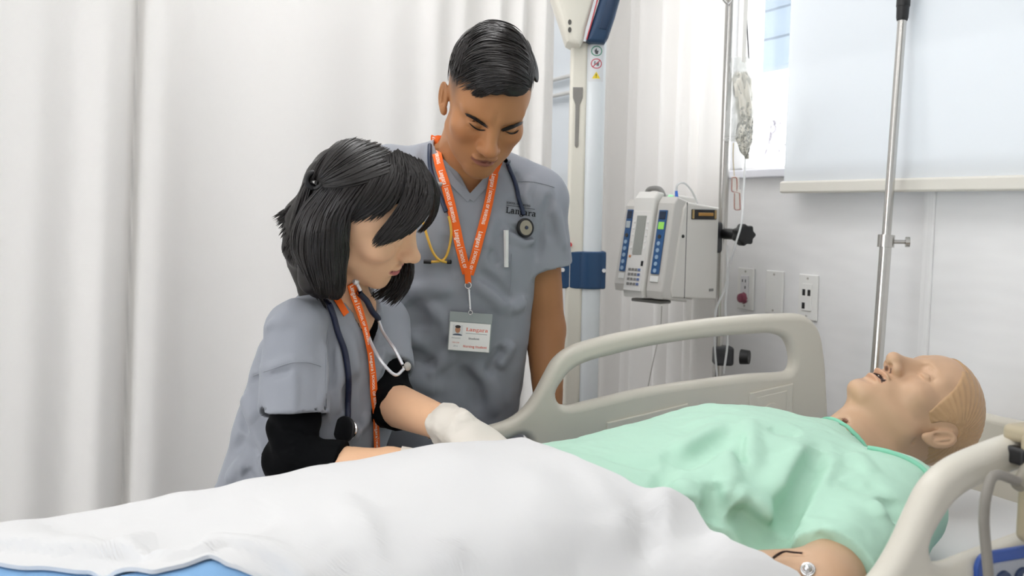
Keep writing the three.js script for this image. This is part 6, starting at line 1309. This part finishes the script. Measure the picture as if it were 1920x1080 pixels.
  part('clamp_knob', toCreasedNormals(extrude(lobe, 0.03, 0.005, 3).applyQuaternion(new THREE.Quaternion().setFromUnitVectors(V(0, 0, 1), dir)).translate(kd.x - dir.x * 0.005, kd.y - dir.y * 0.005, kd.z - dir.z * 0.005), 0.7), M.black, t, 'black lobed clamp knob');
}
{
  // clear line looping from the pump, with its blue connector
  const t = thing('infusion_line', 'thin clear infusion line with blue connector looping over the pump', 'tube', standFoot, 0), p = (a, b, d) => at(a, b, d).sub(standFoot), clear = phy(0xf1f3f3, 0.25, { transmission: 0.3, thickness: 0 });
  part('tubing', tube([p(1268, 358, 2.44), p(1270, 347, 2.44), p(1281, 343, 2.45), p(1294, 354, 2.47), p(1304, 372, 2.49), p(1310, 388, 2.5)], 0.0024, 40), clear, t);
  part('connector', merged([rod(p(1269, 373, 2.44), p(1268, 358, 2.44), 0.0045, 0.0036)]), std(0x3f77d6, 0.35), t, 'blue connector');
  part('tubing', tube([p(1241, 574, 2.43), p(1238, 620, 2.44), p(1231, 650, 2.45), p(1222, 690, 2.46), p(1212, 745, 2.47), p(1205, 800, 2.48)], 0.0012, 40, 6), std(0xb8b4ae, 0.4), t);
  part('tubing', tube([p(1398, 290, 2.56), p(1394, 360, 2.53), p(1390, 420, 2.47), p(1380, 455, 2.47), p(1367, 500, 2.5), p(1358, 545, 2.52), p(1343, 580, 2.53), p(1340, 640, 2.54), p(1346, 720, 2.55)], 0.0026, 70), clear, t);
  part('tubing', tube([p(1363, 460, 2.53), p(1364, 520, 2.53), p(1360, 580, 2.53), p(1364, 640, 2.54), p(1357, 700, 2.55)], 0.0028, 50), clear, t);
}
{
  const base = at(1392, 200, 2.54), t = thing('fluid_bag', 'crumpled clear fluid bag hanging from the drip stand against the window', 'fluid bag', base, 0.2);
  const p = (a, b) => at(a, b, 2.54).sub(base).applyAxisAngle(V(0, 1, 0), -0.2);
  const quadSheet = (rows, nu, depth, seed) => { // rows of [left px, right px, y px]
    const P = [], I = [], UV = [], n = 40;
    const row = (v) => { const q = v * (rows.length - 1), i = Math.min(Math.floor(q), rows.length - 2), w = q - i; return [0, 1, 2].map((k) => mix(rows[i][k], rows[i + 1][k], w)); };
    for (const sgn of [1, -1]) for (let j = 0; j <= n; j++) for (let i = 0; i <= nu; i++) { const [l, r, y] = row(j / n), u = i / nu, c = p(mix(l, r, u), y), e = Math.sin(Math.PI * u) * Math.sin(Math.PI * Math.min(1, j / n + 0.02)); P.push(c.x, c.y, c.z + sgn * (depth * Math.pow(Math.max(0, e), 0.7) + 0.0012) + depth * 0.8 * N3(u * 5 + seed, j * 0.22, sgn)); UV.push(u, j / n); }
    const half = (n + 1) * (nu + 1), w = nu + 1;
    for (let j = 0; j < n; j++) for (let i = 0; i < nu; i++) { const a = j * w + i; I.push(a, a + w, a + 1, a + 1, a + w, a + w + 1, a + half, a + half + 1, a + half + w, a + half + 1, a + half + w + 1, a + half + w); }
    const g = new THREE.BufferGeometry(); g.setAttribute('position', new THREE.Float32BufferAttribute(P, 3)); g.setAttribute('uv', new THREE.Float32BufferAttribute(UV, 2)); g.setIndex(I); g.computeVertexNormals(); return g;
  };
  part('outer_film', quadSheet([[1367, 1415, 107], [1366, 1416, 150], [1362, 1414, 210], [1358, 1398, 255], [1357, 1388, 265]], 20, 0.007, 1), phy(0xf4f5f4, 0.2, { transmission: 0.75, thickness: 0 }), t, 'clear crumpled outer film');
  const print = paint(256, 512, (c, w, h) => { const r = rng(9); c.fillStyle = '#e6e3d8'; c.fillRect(0, 0, w, h); for (let i = 0; i < 420; i++) { const y = r() * h * 0.6, k = 150 + Math.floor(r() * 70); c.fillStyle = `rgb(${k},${k},${k - 8})`; c.fillRect(r() * w, y, 6 + r() * 22, 4 + r() * 9); } for (let i = 0; i < 120; i++) { c.fillStyle = '#8e8f8a'; c.fillRect(r() * w, r() * h * 0.5, 4 + r() * 14, 3 + r() * 6); } });
  part('inner_bag', quadSheet([[1379, 1399, 135], [1373, 1408, 150], [1378, 1411, 190], [1384, 1413, 225], [1379, 1410, 262], [1390, 1403, 285], [1398, 1404, 298]], 18, 0.012, 4), std(0xffffff, 0.5, { map: print }), t, 'grey printed bag with a curled tail');
  part('strap', extrude(shapeOf([[p(1388, -60).x, p(1388, -60).y], [p(1396, -60).x, p(1396, -60).y], [p(1395, 118).x, p(1395, 118).y], [p(1387, 118).x, p(1387, 118).y]]), 0.001), std(0xf1efe9, 0.6), t);
  part('cord', tube([p(1398, -60), p(1399, 20), p(1402, 70), p(1404, 110)], 0.0018, 20), M.darkgrey, t);
}
{
  const c = at(1379, 360, 2.53), t = thing('paper_tag', 'small white paper tag with dark red outline hanging below the fluid bag', 'tag', c, 0.15), D = 2.53, p = (a, b) => at(a, b, D).sub(c);
  const red = std(0xb0563f, 0.6), paper = std(0xf3f0ea, 0.7);
  part('string', tube([p(1376, 268), p(1375, 295), p(1377, 330)], 0.0014, 16), std(0xd8cba8, 0.7), t);
  part('slip', box(0.021, 0.034, 0.0012, p(1378, 344).x, p(1378, 344).y, 0, 0.0005), paper, t); part('slip', box(0.019, 0.05, 0.0012, p(1382, 374).x, p(1382, 374).y, 0.002, 0.0005), paper, t);
  part('outline', [tube([p(1371, 334), p(1371, 345), p(1372, 359), p(1378, 360), p(1386, 362)].map((q) => q.setZ(0.002)), 0.0009, 24, 6), tube([p(1372, 333), p(1379, 333), p(1381, 345), p(1381, 359)].map((q) => q.setZ(0.002)), 0.0009, 24, 6), tube([p(1376, 362), p(1376, 380), p(1378, 393), p(1388, 393)].map((q) => q.setZ(0.004)), 0.0009, 24, 6), tube([p(1386, 362), p(1387, 378), p(1388, 393)].map((q) => q.setZ(0.004)), 0.0009, 24, 6)], red, t);
}
// ---------------------------------------------------------------- call handset hooked on the near rail
{
  const c = onPlane(1912, 915, 2, RZ + 0.018), t = thing('call_handset', 'beige call handset hooked over the near bed rail with grey cable', 'handset', B(c.x, c.y, c.z), TURN);
  const tan = std(0xb3a78c, 0.5);
  part('case', [box(0.062, 0.125, 0.03, 0.014, 0.006, 0.022, 0.01), box(0.05, 0.02, 0.05, 0.014, 0.062, 0.004, 0.008)], tan, t);
  part('hook', box(0.016, 0.02, 0.03, -0.012, 0.04, 0.004, 0.005), M.black, t);
  part('button', box(0.026, 0.014, 0.006, 0.018, 0.03, 0.037, 0.003), M.greyPlastic, t);
  part('strain_relief', rod(V(-0.012, 0.028, 0.022), V(-0.036, 0.012, 0.026), 0.0105, 0.0075), std(0x8f897c, 0.5), t);
  const q = (a, b, z) => { const w = onPlane(a, b, 2, RZ + z); return V(w.x - c.x, w.y - c.y, w.z - c.z); };
  part('cable', tube([V(-0.03, 0.016, 0.025), q(1862, 893, 0.05), q(1850, 925, 0.05), q(1845, 965, 0.047), q(1847, 1010, 0.045), q(1851, 1050, 0.045), q(1855, 1100, 0.045), q(1862, 1200, 0.045), V(0.0, -0.36, 0.03)], 0.0056, 70, 10), std(0x8f8a82, 0.5), t, 'grey cable');
}
renderer.render(scene, camera);
